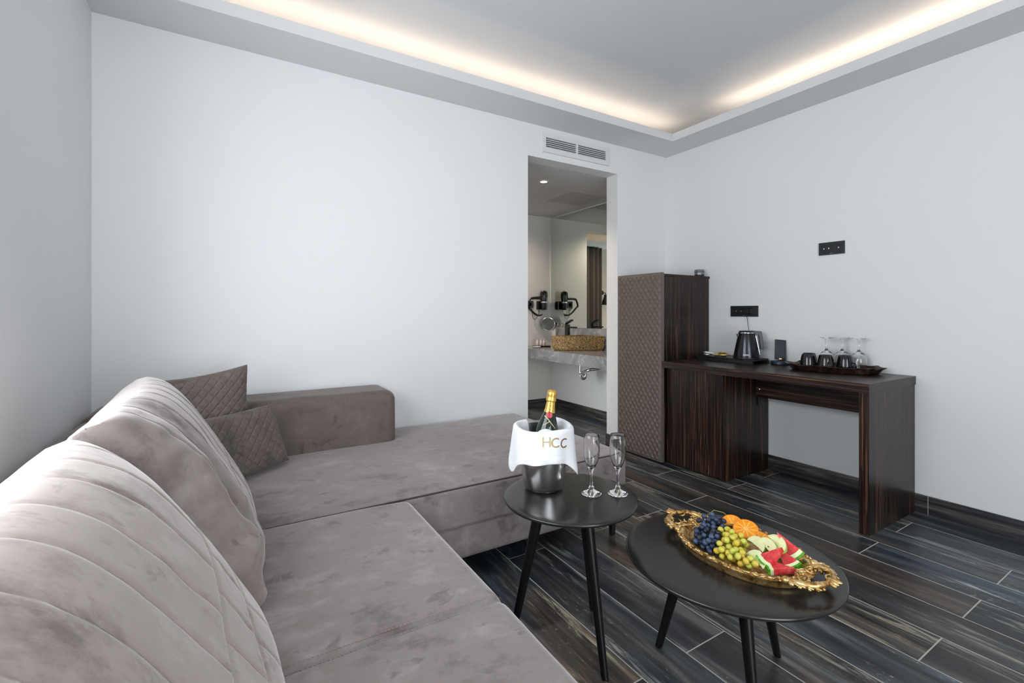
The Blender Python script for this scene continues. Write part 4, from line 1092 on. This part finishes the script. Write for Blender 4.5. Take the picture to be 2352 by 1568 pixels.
MB().lathe([(0.0535, 0.183), (0.0545, 0.186), (0.0535, 0.190), (0.051, 0.191)], 48).build('rim', M_CHROME, kb_)
MB().lathe([(0, 0.188), (0.050, 0.188), (0.051, 0.194), (0.046, 0.201), (0, 0.203)], 40).build('lid', M_BLACK, kt)
sd = Vector((right.x, right.y, 0))                         # handle to the right in view
hd = (sd * 0.97 - fwd * 0.22).normalized(); hw_ = Vector((-hd.y, hd.x, 0))
HM = Matrix((hd, hw_, Vector((0, 0, 1)))).transposed().to_4x4()
hp = MB(); prof = [(0.030, 0.203), (0.098, 0.198), (0.116, 0.068), (0.092, 0.068), (0.078, 0.170), (0.046, 0.176)]
Mh = HM @ Matrix.Rotation(pi / 2, 4, 'X')
hp.prism(prof, -0.013, 0.013, Mh); hp.build('handle', M_BLACK, kt, bev=0.003)
hp = MB(); hp.prism([(0.058, 0.165), (0.062, 0.165), (0.089, 0.030), (0.085, 0.030)], -0.010, 0.010, Mh); hp.build('water_gauge', M_CHROME, kt, bev=0.001)
sp2 = MB(); sp2.prism([(-0.050, 0.180), (-0.066, 0.178), (-0.062, 0.160), (-0.056, 0.150)], -0.012, 0.012, Mh); sp2.build('spout', M_BLACK, kt, bev=0.002)
cdir = (-sd * 0.55 - fwd).normalized()
ca = atan2(cdir.y, cdir.x)
mk = MB(); 
def mkp(u, v): 
    z = 0.030 + 0.006 * v; r = 0.0875 - (z - 0.018) * 0.2054 + 0.0006; a = ca - 0.22 + 0.44 * u; return (r * cos(a), r * sin(a), z)
mk.grid(mkp, 10, 2).build('brand_mark', M_WHITE, kb_)
cd = MB().tube([(XR - 0.012, 2.075, 1.103), (XR - 0.014, 2.068, 1.08), (XR - 0.03, 2.055, 1.045), (XR - 0.05, 2.035, 1.005), (XR - 0.055, 2.028, 0.965), (XR - 0.05, 2.03, 0.88), (XR - 0.05, 2.05, 0.83), (XR - 0.052, 2.07, DT + 0.0335)], 0.0022, 8).build('power_cable', mat('grey_cord', (0.10, 0.10, 0.105, 1), 0.5))
tag(cd, 'thin grey kettle cable hanging from the lower wall socket', 'cable')
def sachet(name, label, cat, loc, rot, m, l, w_, grp):
    e = thing(name, label, cat, loc, 0, grp, rot)
    MB().rbox(-l / 2, l / 2, -w_ / 2, w_ / 2, -0.006, 0.006, 0.0055, (6, 4, 1), 3, lambda p, u, v, w: p * 1.0 + Vector((0, 0, 0.004 * vnoise(u * 6, v * 6, l * 50)))).build('packet', m, e)
    q = MB()
    for s_ in (-1, 1):
        q.grid(lambda u, v: (s_ * (l / 2 - 0.001 + 0.014 * u), (v - 0.5) * w_ * (0.35 + 0.8 * u), 0.0015 * sin(v * 25)), 3, 14)
    q.build('twisted_end', m, e)
GZ = DT + 0.0395
sachet('wrapped_sweet', 'gold wrapped sweet lying on the black tray, nearest the kettle', 'sweet', (3.20, 2.175, GZ), (0, 0.1, 0.5), M_GOLDWRAP, 0.054, 0.040, 'gold sweets on the tray')
sachet('wrapped_sweet', 'gold wrapped sweet in the middle of the gold heap on the black tray', 'sweet', (3.235, 2.215, GZ), (0.1, 0, -0.4), M_GOLDWRAP, 0.054, 0.040, 'gold sweets on the tray')
sachet('wrapped_sweet', 'gold wrapped sweet on top of the gold heap on the black tray', 'sweet', (3.215, 2.196, GZ + 0.0150), (0.2, 0.1, 1.2), M_GOLDWRAP, 0.054, 0.040, 'gold sweets on the tray')
sachet('wrapped_sweet', 'gold wrapped sweet at the end of the heap next to the silver sachets', 'sweet', (3.185, 2.226, GZ), (0, 0.1, 0.2), M_GOLDWRAP, 0.054, 0.040, 'gold sweets on the tray')
sachet('sugar_sachet', 'silver sachet lying flat on the black tray, nearest the tall cabinet', 'sachet', (3.165, 2.300, GZ - 0.0005), (0, 0, 0.9), M_SILVWRAP, 0.065, 0.026, 'silver sachets on the tray')
sachet('sugar_sachet', 'silver sachet propped on the other one beside the gold sweets', 'sachet', (3.165, 2.275, GZ + 0.0125), (0.15, -0.15, 2.2), M_SILVWRAP, 0.065, 0.026, 'silver sachets on the tray')

# ------------------------------------------------------------------ phone on its dock
PD = (3.285, 1.800, DT)
e = thing('charging_dock', 'low round navy charging dock on the desk', 'dock', PD)
MB().lathe([(0, 0), (0.054, 0), (0.058, 0.004), (0.058, 0.022), (0.055, 0.026), (0, 0.026)], 48).build('base', M_NAVY, e)
tv = Vector((-PD[0], -PD[1], 0)).normalized(); tv = Vector((tv.x * cos(0.35) - tv.y * sin(0.35), tv.x * sin(0.35) + tv.y * cos(0.35), 0))
PM = Matrix.Translation((0, 0, 0)) @ Matrix((Vector((-tv.y, tv.x, 0)), -tv, Vector((0, 0, 1)))).transposed().to_4x4()
MB().rbox(-0.018, 0.018, -0.010, 0.002, 0.026, 0.032, 0.002, (2, 2, 1), 2, M=PM).build('cradle', M_NAVY, e)
ph = thing('phone', 'dark slab phone standing upright in the navy dock', 'phone', (PD[0], PD[1], PD[2] + 0.0325))
PM2 = PM @ Matrix.Rotation(R(-11), 4, 'X') @ Matrix.Rotation(R(5.0), 4, 'Y') 
MB().rbox(-0.036, 0.036, -0.0045, 0.0045, 0.0, 0.142, 0.0044, (6, 1, 10), 3, M=PM2).build('case', M_BLACK, ph)
q = MB(); q.prism([(-0.032, 0.012), (0.032, 0.012), (0.032, 0.136), (-0.032, 0.136)], 0.0046, 0.0050, PM2 @ Matrix.Rotation(pi / 2, 4, 'X')); q.build('screen', M_SCREEN, ph, smooth=False)
q = MB(); q.prism([(-0.009, 0.004), (0.009, 0.004), (0.008, 0.009), (-0.008, 0.009)], 0.0046, 0.0052, PM2 @ Matrix.Rotation(pi / 2, 4, 'X')); q.build('orange_light', emit('orange_glow', (1, 0.36, 0.08, 1), 1.6), ph, smooth=False)

# ------------------------------------------------------------------ serving tray with mugs and glasses
ST = (3.180, 1.418, DT)
e = thing('serving_tray', 'bronze serving tray with a wavy rim holding mugs and glasses on the desk', 'tray', ST, R(108))
SA, SB = 0.250, 0.145
def sov(k, th, z):
    c, s_ = cos(th), sin(th); x = SA * k * math.copysign(abs(c) ** 0.8, c); y = SB * k * math.copysign(abs(s_) ** 0.8, s_)
    wv = 1 + 0.035 * cos(8 * th) * max(0, (k - 0.7) / 0.3)
    return (x * wv, y * wv, z)
sec2 = [(0.02, 0.012), (0.83, 0.012), (0.85, 0.014), (0.92, 0.029), (0.98, 0.038), (1.0, 0.040), (1.0, 0.037), (0.93, 0.025), (0.87, 0.004), (0.84, 0.0), (0.02, 0.0)]
def s2(u, v):
    i = v * (len(sec2) - 1); j = min(int(i), len(sec2) - 2); f = i - j
    k = sec2[j][0] + (sec2[j + 1][0] - sec2[j][0]) * f; z = sec2[j][1] + (sec2[j + 1][1] - sec2[j][1]) * f
    th = 2 * pi * u; return sov(k, th, z + 0.003 * cos(8 * th + 1) * max(0, k - 0.86) / 0.14)
MB().grid(s2, 128, (len(sec2) - 1) * 2, cu=True).build('dish', M_BRTRAY, e, ang=70)
def mug(loc, label, hrz):
    e = thing('mug', label, 'mug', loc, hrz, 'black mugs upside down on the serving tray')
    pr = [(0.0, 0.083), (0.0, 0.088), (0.030, 0.088), (0.0315, 0.091), (0.0335, 0.0905), (0.035, 0.084), (0.0405, 0.060), (0.0435, 0.030), (0.0443, 0.010), (0.0443, 0.001), (0.0425, 0.0), (0.0415, 0.010), (0.0405, 0.030), (0.0375, 0.060), (0.033, 0.081), (0.0, 0.083)]
    MB().lathe(pr[1:], 40).build('body', M_CER, e)
    MB().tube([(0.0415, 0, 0.050), (0.056, 0, 0.048), (0.063, 0, 0.036), (0.061, 0, 0.022), (0.053, 0, 0.014), (0.0435, 0, 0.013)], 0.0050, 10).build('handle', M_CER, e)
mz = DT + 0.0122
mug((3.086, 1.518, mz), 'upside-down black mug first from the phone dock', R(150))
mug((3.112, 1.430, mz), 'upside-down black mug in the middle of the front row', R(225))
mug((3.172, 1.352, mz), 'upside-down black mug in front of the lone wine glass', R(262))
mug((3.176, 1.556, mz), 'upside-down black mug half hidden behind the first mug', R(70))
def wine(loc, label):
    e = thing('wine_glass', label, 'wine glass', loc, 0, 'wine glasses upside down on the serving tray')
    H = 0.196
    foot = [(0, H), (0.036, H), (0.037, H - 0.0015), (0.034, H - 0.004), (0.014, H - 0.011), (0.009, H - 0.016), (0.0, H - 0.017)]
    MB().lathe(foot, 36).build('foot', M_GLASS, e)
    b = [(0.0, H - 0.0171), (0.009, H - 0.0171), (0.006, H - 0.026), (0.0050, H - 0.055), (0.0058, H - 0.072), (0.011, H - 0.082), (0.026, H - 0.094), (0.036, H - 0.110), (0.0405, H - 0.130), (0.0400, H - 0.155), (0.0365, H - 0.180), (0.0340, 0.0), (0.0328, 0.0), (0.0352, H - 0.180), (0.0388, H - 0.155), (0.0393, H - 0.130), (0.0347, H - 0.110), (0.024, H - 0.0955), (0.0, H - 0.088)]
    MB().lathe(b, 36).build('stem_and_bowl', M_GLASS, e)
wine((3.205, 1.468, mz), 'upside-down wine glass behind the first two mugs')
wine((3.268, 1.408, mz), 'upside-down wine glass close to the wall between the other two')
wine((3.262, 1.316, mz), 'upside-down wine glass standing apart, farthest from the phone')

# ------------------------------------------------------------------ air vent over the doorway
vy = YB
e = thing('air_vent', 'white slatted air vent on the wall above the doorway', 'vent', (2.315, vy, 2.400))
MB().box(-0.30, 0.30, -0.002, -0.0003, -0.042, 0.045).build('duct', M_DARKHOLE, e, smooth=False)
fr = MB()
for a in ((-0.329, 0.329, -0.071, -0.037), (-0.329, 0.329, 0.040, 0.069), (-0.329, -0.302, -0.037, 0.040), (0.297, 0.329, -0.037, 0.040), (-0.010, 0.004, -0.037, 0.040)): fr.box(a[0], a[1], -0.016, -0.0004, a[2], a[3])
fr.build('frame', M_GRILLE, e, smooth=False)
for x0_, x1_ in ((-0.302, -0.010), (0.004, 0.297)):
    for k in range(5):
        z = -0.031 + k * 0.0145
        MB().add([(x0_, -0.015, z - 0.006), (x1_, -0.015, z - 0.006), (x1_, -0.015, z - 0.004), (x0_, -0.015, z - 0.004), (x0_, -0.004, z + 0.006), (x1_, -0.004, z + 0.006), (x1_, -0.004, z + 0.008), (x0_, -0.004, z + 0.008)],
                 [(0, 1, 2, 3), (4, 7, 6, 5), (0, 4, 5, 1), (3, 2, 6, 7), (0, 3, 7, 4), (1, 5, 6, 2)]).build('slat', M_GRILLE, e, smooth=False)

# ------------------------------------------------------------------ vanity in the passage
CXF, CZ, CT = 2.815, 0.740, 0.108
MY0 = YB + T + 0.02
o = MB().box(CXF, XR - 0.001, MY0, YF2 - 0.001, CZ - CT, CZ).build('vanity_counter', M_MARBLE, bev=0.002)
tag(o, 'thick grey marble vanity counter seen through the doorway', 'counter')
o = MB().box(XR - 0.022, XR - 0.001, MY0, YF2 - 0.11, CZ + 0.0003, 0.962).build('marble_backsplash', M_MARBLE, bev=0.001)
tag(o, 'low grey marble upstand behind the sink', 'backsplash')
e = thing('wall_mirror', 'large greenish wall mirror above the vanity seen through the doorway', 'mirror', (XR - 0.002, 3.7, 0.964))
MB().box(-0.018, -0.001, MY0 - 3.7, YF2 - 0.012 - 3.7, 0.0, 1.30).build('glass', M_MIRROR, e, smooth=False)
MB().box(-0.020, -0.001, YF2 - 0.011 - 3.7, YF2 - 0.004 - 3.7, 0.0, 1.30).build('edge_strip', M_GRILLE, e, smooth=False)
# sink vessel
sk = thing('stone_sink', 'hammered gold-brown stone vessel sink on the marble counter', 'sink', (3.10, 3.84, CZ + 0.0004))
pout = [(2.870, 3.930), (2.925, 3.790), (3.300, 3.590), (3.318, 3.64), (3.318, 3.93), (3.05, 3.965)]
def ins(p, k): 
    cx, cy = 3.12, 3.83; return [(cx + (x - cx) * k, cy + (y - cy) * k) for x, y in p]
q = MB(); loops = [(ins(pout, 0.90), 0.0), (ins(pout, 0.98), 0.03), (pout, 0.150), (ins(pout, 0.88), 0.150), (ins(pout, 0.80), 0.06), (ins(pout, 0.60), 0.035)]
vs = []; fs = []; n6 = len(pout)
for lp_, z in loops: vs += [(x - 3.10, y - 3.84, z) for x, y in lp_]
for j in range(len(loops) - 1):
    for k in range(n6): fs.append((j * n6 + k, j * n6 + (k + 1) % n6, (j + 1) * n6 + (k + 1) % n6, (j + 1) * n6 + k))
fs.append(tuple(range(n6))); fs.append(tuple((len(loops) - 1) * n6 + k for k in range(n6)))
q.add(vs, fs).build('bowl', M_STONE, sk, bev=0.004)
# faucet
fc = thing('faucet', 'matt black tap standing at the back of the stone sink', 'faucet', (3.14, 4.005, CZ + 0.0004))
MB().rbox(-0.022, 0.022, -0.022, 0.022, 0.0, 0.265, 0.006, (2, 2, 4), 2).build('body', M_BLACK, fc)
MB().rbox(-0.016, 0.016, -0.150, -0.015, 0.225, 0.243, 0.005, (2, 4, 1), 2).build('spout', M_BLACK, fc)
MB().box(-0.018, 0.018, -0.09, 0.022, 0.0, 0.016, Matrix.Translation((0, 0, 0.272)) @ Matrix.Rotation(R(-22), 4, 'X')).build('lever', M_BLACK, fc, bev=0.003)
# drain pipe under the counter
pp = thing('drain_pipe', 'chrome U-bend drain pipe under the vanity counter', 'pipe', (3.10, 3.74, 0.0))
pts = [(0, 0, CZ - CT - 0.001), (0, 0, 0.50)] + arc((0, -0.045, 0.50), 0.045, pi, 2 * pi, 10, 'yz')[0:] + [(0.0, -0.085, 0.535), (0.02, -0.13, 0.555), (0.08, -0.19, 0.565), (XR - 0.003 - 3.10, -0.20, 0.565)]
pts = [(x, y, z) for x, y, z in pts]
MB().tube(pts, 0.014, 14).build('bend', M_CHROME, pp)
MB().lathe([(0, 0), (0.032, 0), (0.032, 0.006), (0.020, 0.012), (0, 0.012)], 24, M=Matrix.Translation((XR - 0.002 - 3.10, -0.20, 0.565)) @ Matrix.Rotation(-pi / 2, 4, 'Y')).build('wall_flange', M_CHROME, pp)
MB().tube([(0, 0, 0.60), (0, 0, 0.585)], 0.019, 16).build('nut', M_CHROME, pp)
# hair dryer on the far wall
yd = YF2
hd_ = thing('hair_dryer', 'black wall-mounted hair dryer with coiled cord on the far passage wall', 'hair dryer', (3.185, yd, 1.22))
MB().box(-0.068, 0.060, -0.045, -0.0003, -0.050, 0.050).build('holder', M_BLACKG, hd_, bev=0.004)
DX_ = -0.012
MB().lathe([(0, -0.075), (0.024, -0.075), (0.031, -0.05), (0.034, -0.01), (0.040, 0.04), (0.046, 0.09), (0.044, 0.125), (0.034, 0.147), (0, 0.150)], 28, M=Matrix.Translation((DX_, -0.078, 0.02))).build('body', M_BLACKG, hd_)
MB().lathe([(0.0355, 0.006), (0.0375, 0.009), (0.0385, 0.020), (0.0378, 0.024)], 28, M=Matrix.Translation((DX_, -0.078, 0.02))).build('silver_ring', M_CHROME, hd_)
MB().lathe([(0, 0.150), (0.020, 0.150), (0.018, 0.158), (0, 0.160)], 20, M=Matrix.Translation((DX_, -0.078, 0.02))).build('end_cap', M_CHROME, hd_)
MB().tube([(-0.04, -0.078, 0.082), (-0.09, -0.08, 0.086), (-0.14, -0.08, 0.084), (-0.19, -0.078, 0.078)], [0.019, 0.018, 0.016, 0.014], 14).build('handle', M_BLACK, hd_)
co = []
for i in range(240):
    t = i / 239; a = 2 * pi * 30 * t
    if t < 0.35: b = Vector((-0.195 - 0.03 * sin(t / 0.35 * pi / 2), -0.075, 0.075 - 0.09 * t / 0.35))
    else: b = Vector((-0.225 + 0.20 * (t - 0.35) / 0.65, -0.06, -0.015 - 0.105 * sin((t - 0.35) / 0.65 * pi * 0.62)))
    co.append(b + Vector((0.0062 * cos(a), 0.0062 * sin(a), 0.0062 * cos(a + 1))))
MB().tube(co, 0.0055, 6).build('coiled_cord', M_BLACK, hd_)
MB().tube([(-0.035, -0.02, -0.05), (-0.045, -0.02, -0.10), (-0.075, -0.02, -0.155), (-0.105, -0.02, -0.165), (-0.13, -0.02, -0.14), (-0.135, -0.02, -0.08), (-0.14, -0.015, -0.035)], 0.0028, 7).build('loop_cord', M_BLACK, hd_)
e = thing('wall_socket', 'square black socket on the passage wall left of the hair dryer', 'socket', (3.030, yd, 1.230))
MB().box(-0.042, 0.042, -0.010, -0.0003, -0.042, 0.042).build('plate', M_BLACK, e, bev=0.002)
MB().lathe([(0.024, -0.001), (0.024, 0.0015), (0.020, 0.0015), (0.019, 0.0), (0, 0.0)], 24, M=Matrix.Translation((0, -0.010, 0)) @ Matrix.Rotation(pi / 2, 4, 'X')).build('outlet', M_BLACKG, e)
# magnifying mirror on an arm
mg = thing('magnifying_mirror', 'round magnifying mirror in a steel ring below the hair dryer', 'mirror', (3.20, YF2, 1.0))
nd = Vector((-0.62, -0.72, -0.30)).normalized(); c_ = Vector((0.0, -0.125, 0.0))
Mq = Matrix.Translation(c_) @ Vector((0, 0, 1)).rotation_difference(nd).to_matrix().to_4x4()
MB().lathe([(0, 0.004), (0.05, 0.0042), (0.076, 0.0055), (0.076, 0.001), (0, 0.001)], 44, M=Mq).build('glass', M_MAGMIR, mg)
MB().tube([(0.079 * cos(2 * pi * k / 44), 0.079 * sin(2 * pi * k / 44), 0.002) for k in range(44)], 0.005, 8, closed=True, M=Mq).build('ring', M_CHROME, mg)
MB().tube([tuple(c_ - nd * 0.004), (0.03, -0.06, 0.0), (0.035, -0.004, 0.0)], 0.006, 10).build('arm', M_CHROME, mg)
MB().lathe([(0, 0), (0.024, 0), (0.024, 0.008), (0.012, 0.012), (0, 0.012)], 24, M=Matrix.Translation((0.035, -0.0005, 0)) @ Matrix.Rotation(pi / 2, 4, 'X')).build('wall_plate', M_CHROME, mg)
# toiletry tray
ty = thing('toiletry_tray', 'black oblong tray of small bottles beside the stone sink', 'tray', (3.06, 4.37, CZ + 0.0004), R(-25))
MB().rbox(-0.11, 0.09, -0.05, 0.05, 0.0, 0.016, 0.006, (6, 4, 1), 2).build('dish', M_BLACKG, ty)
for i, (dx, dy, lb) in enumerate(((-0.055, 0.0, 'small pinkish bottle first from the left on the toiletry tray'), (-0.012, 0.01, 'small pinkish bottle in the middle of the toiletry tray'), (0.022, 0.0, 'small pinkish bottle next to the sink on the toiletry tray'))):
    ca_, sa_ = cos(R(-25)), sin(R(-25))
    e = thing('toiletry_bottle', lb, 'bottle', (3.06 + dx * ca_ - dy * sa_, 4.37 + dx * sa_ + dy * ca_, CZ + 0.0168), 0, 'toiletry bottles on the vanity')
    MB().lathe([(0, 0), (0.014, 0), (0.0155, 0.004), (0.0155, 0.044), (0.012, 0.052), (0.007, 0.056), (0, 0.056)], 20).build('body', M_BATHTUBE, e)
    MB().lathe([(0, 0.056), (0.008, 0.056), (0.008, 0.071), (0, 0.072)], 16).build('cap', M_WHITE, e)
o = MB().lathe([(0, 0), (0.035, 0), (0.05, 0.012), (0.048, 0.014), (0.034, 0.004), (0, 0.004)], 28).build('soap_dish', M_WHITE); o.location = (2.935, 4.30, CZ + 0.0004)
tag(o, 'small white dish at the left end of the marble counter', 'dish')
# ceiling downlight and access panel
def downlight(x, y, label, power, cone, grp='downlights in the passage ceiling'):
    e = thing('downlight', label, 'downlight', (x, y, BCE), 0, grp)
    MB().lathe([(0.028, -0.001), (0.045, -0.001), (0.046, -0.004), (0.030, -0.008), (0.028, -0.001)], 32).build('trim_ring', M_WHITE, e)
    MB().lathe([(0, -0.003), (0.028, -0.003), (0.028, -0.001), (0, -0.001)], 28).build('lens', M_DOWN, e)
    spot('downlight_beam', (x, y, BCE - 0.02), (0, 0, 0), power, (1, 0.84, 0.68), R(cone), 0.03)
downlight(2.35, 3.33, 'lit recessed downlight in the passage ceiling seen through the doorway', 14, 120)
downlight(2.30, 4.25, 'added unseen downlight that lights the far passage wall', 46, 156)  # second downlight is added out of view to light the far wall
e = thing('ceiling_panel', 'square perforated grey panel in the passage ceiling', 'panel', (2.99, 3.68, BCE))
MB().box(-0.25, 0.25, -0.25, 0.25, -0.003, -0.0003).build('plate', M_CEIL, e, bev=0.002)
ho = MB()
for i in range(34):
    for j in range(34):
        x, y = -0.2145 + 0.013 * i, -0.2145 + 0.013 * j
        ho.box(x - 0.0028, x + 0.0028, y - 0.0028, y + 0.0028, -0.0036, -0.0031)
ho.build('perforation', mat('grey_hole', (0.25, 0.25, 0.25, 1), 0.8), e, smooth=False)
# curtain and lamp of the bedroom, seen in the mirror
def cur(u, v):
    x = -0.015 + 1.4 * u; a = x * 2 * pi / 0.13
    return (x, 7.36 + 0.045 * sin(a) + 0.012 * sin(a * 0.37 + 1), 0.03 + 2.46 * v)
o = MB().grid(cur, 160, 6).build('curtain', M_CURT, ang=180); tag(o, 'floor length taupe curtain reflected in the vanity mirror', 'curtain')
sm_ = o.modifiers.new('thickness', 'SOLIDIFY'); sm_.thickness = 0.004
lm = thing('wall_lamp', 'black cone wall lamp beside the curtain, reflected in the vanity mirror', 'lamp', (-0.145, BY1, 1.46))
MB().lathe([(0.0, 0.06), (0.035, 0.06), (0.042, 0.0), (0.075, -0.075), (0.085, -0.16), (0.081, -0.16), (0.07, -0.075), (0.036, 0.0), (0, 0.05)], 36, M=Matrix.Translation((0, -0.14, 0))).build('shade', M_SHADE, lm)
MB().tube([(0, -0.14, 0.06), (0, -0.13, 0.09), (0, -0.02, 0.10)], 0.008, 10).build('arm', M_SHADE, lm)
MB().lathe([(0, 0), (0.05, 0), (0.05, 0.018), (0, 0.02)], 28, M=Matrix.Translation((0, -0.0005, 0.10)) @ Matrix.Rotation(pi / 2, 4, 'X')).build('wall_plate', M_SHADE, lm)
MB().ell((0, -0.14, -0.05), 0.03, 14, 10).build('bulb', emit('warm_bulb', (1, 0.75, 0.45, 1), 40), lm)
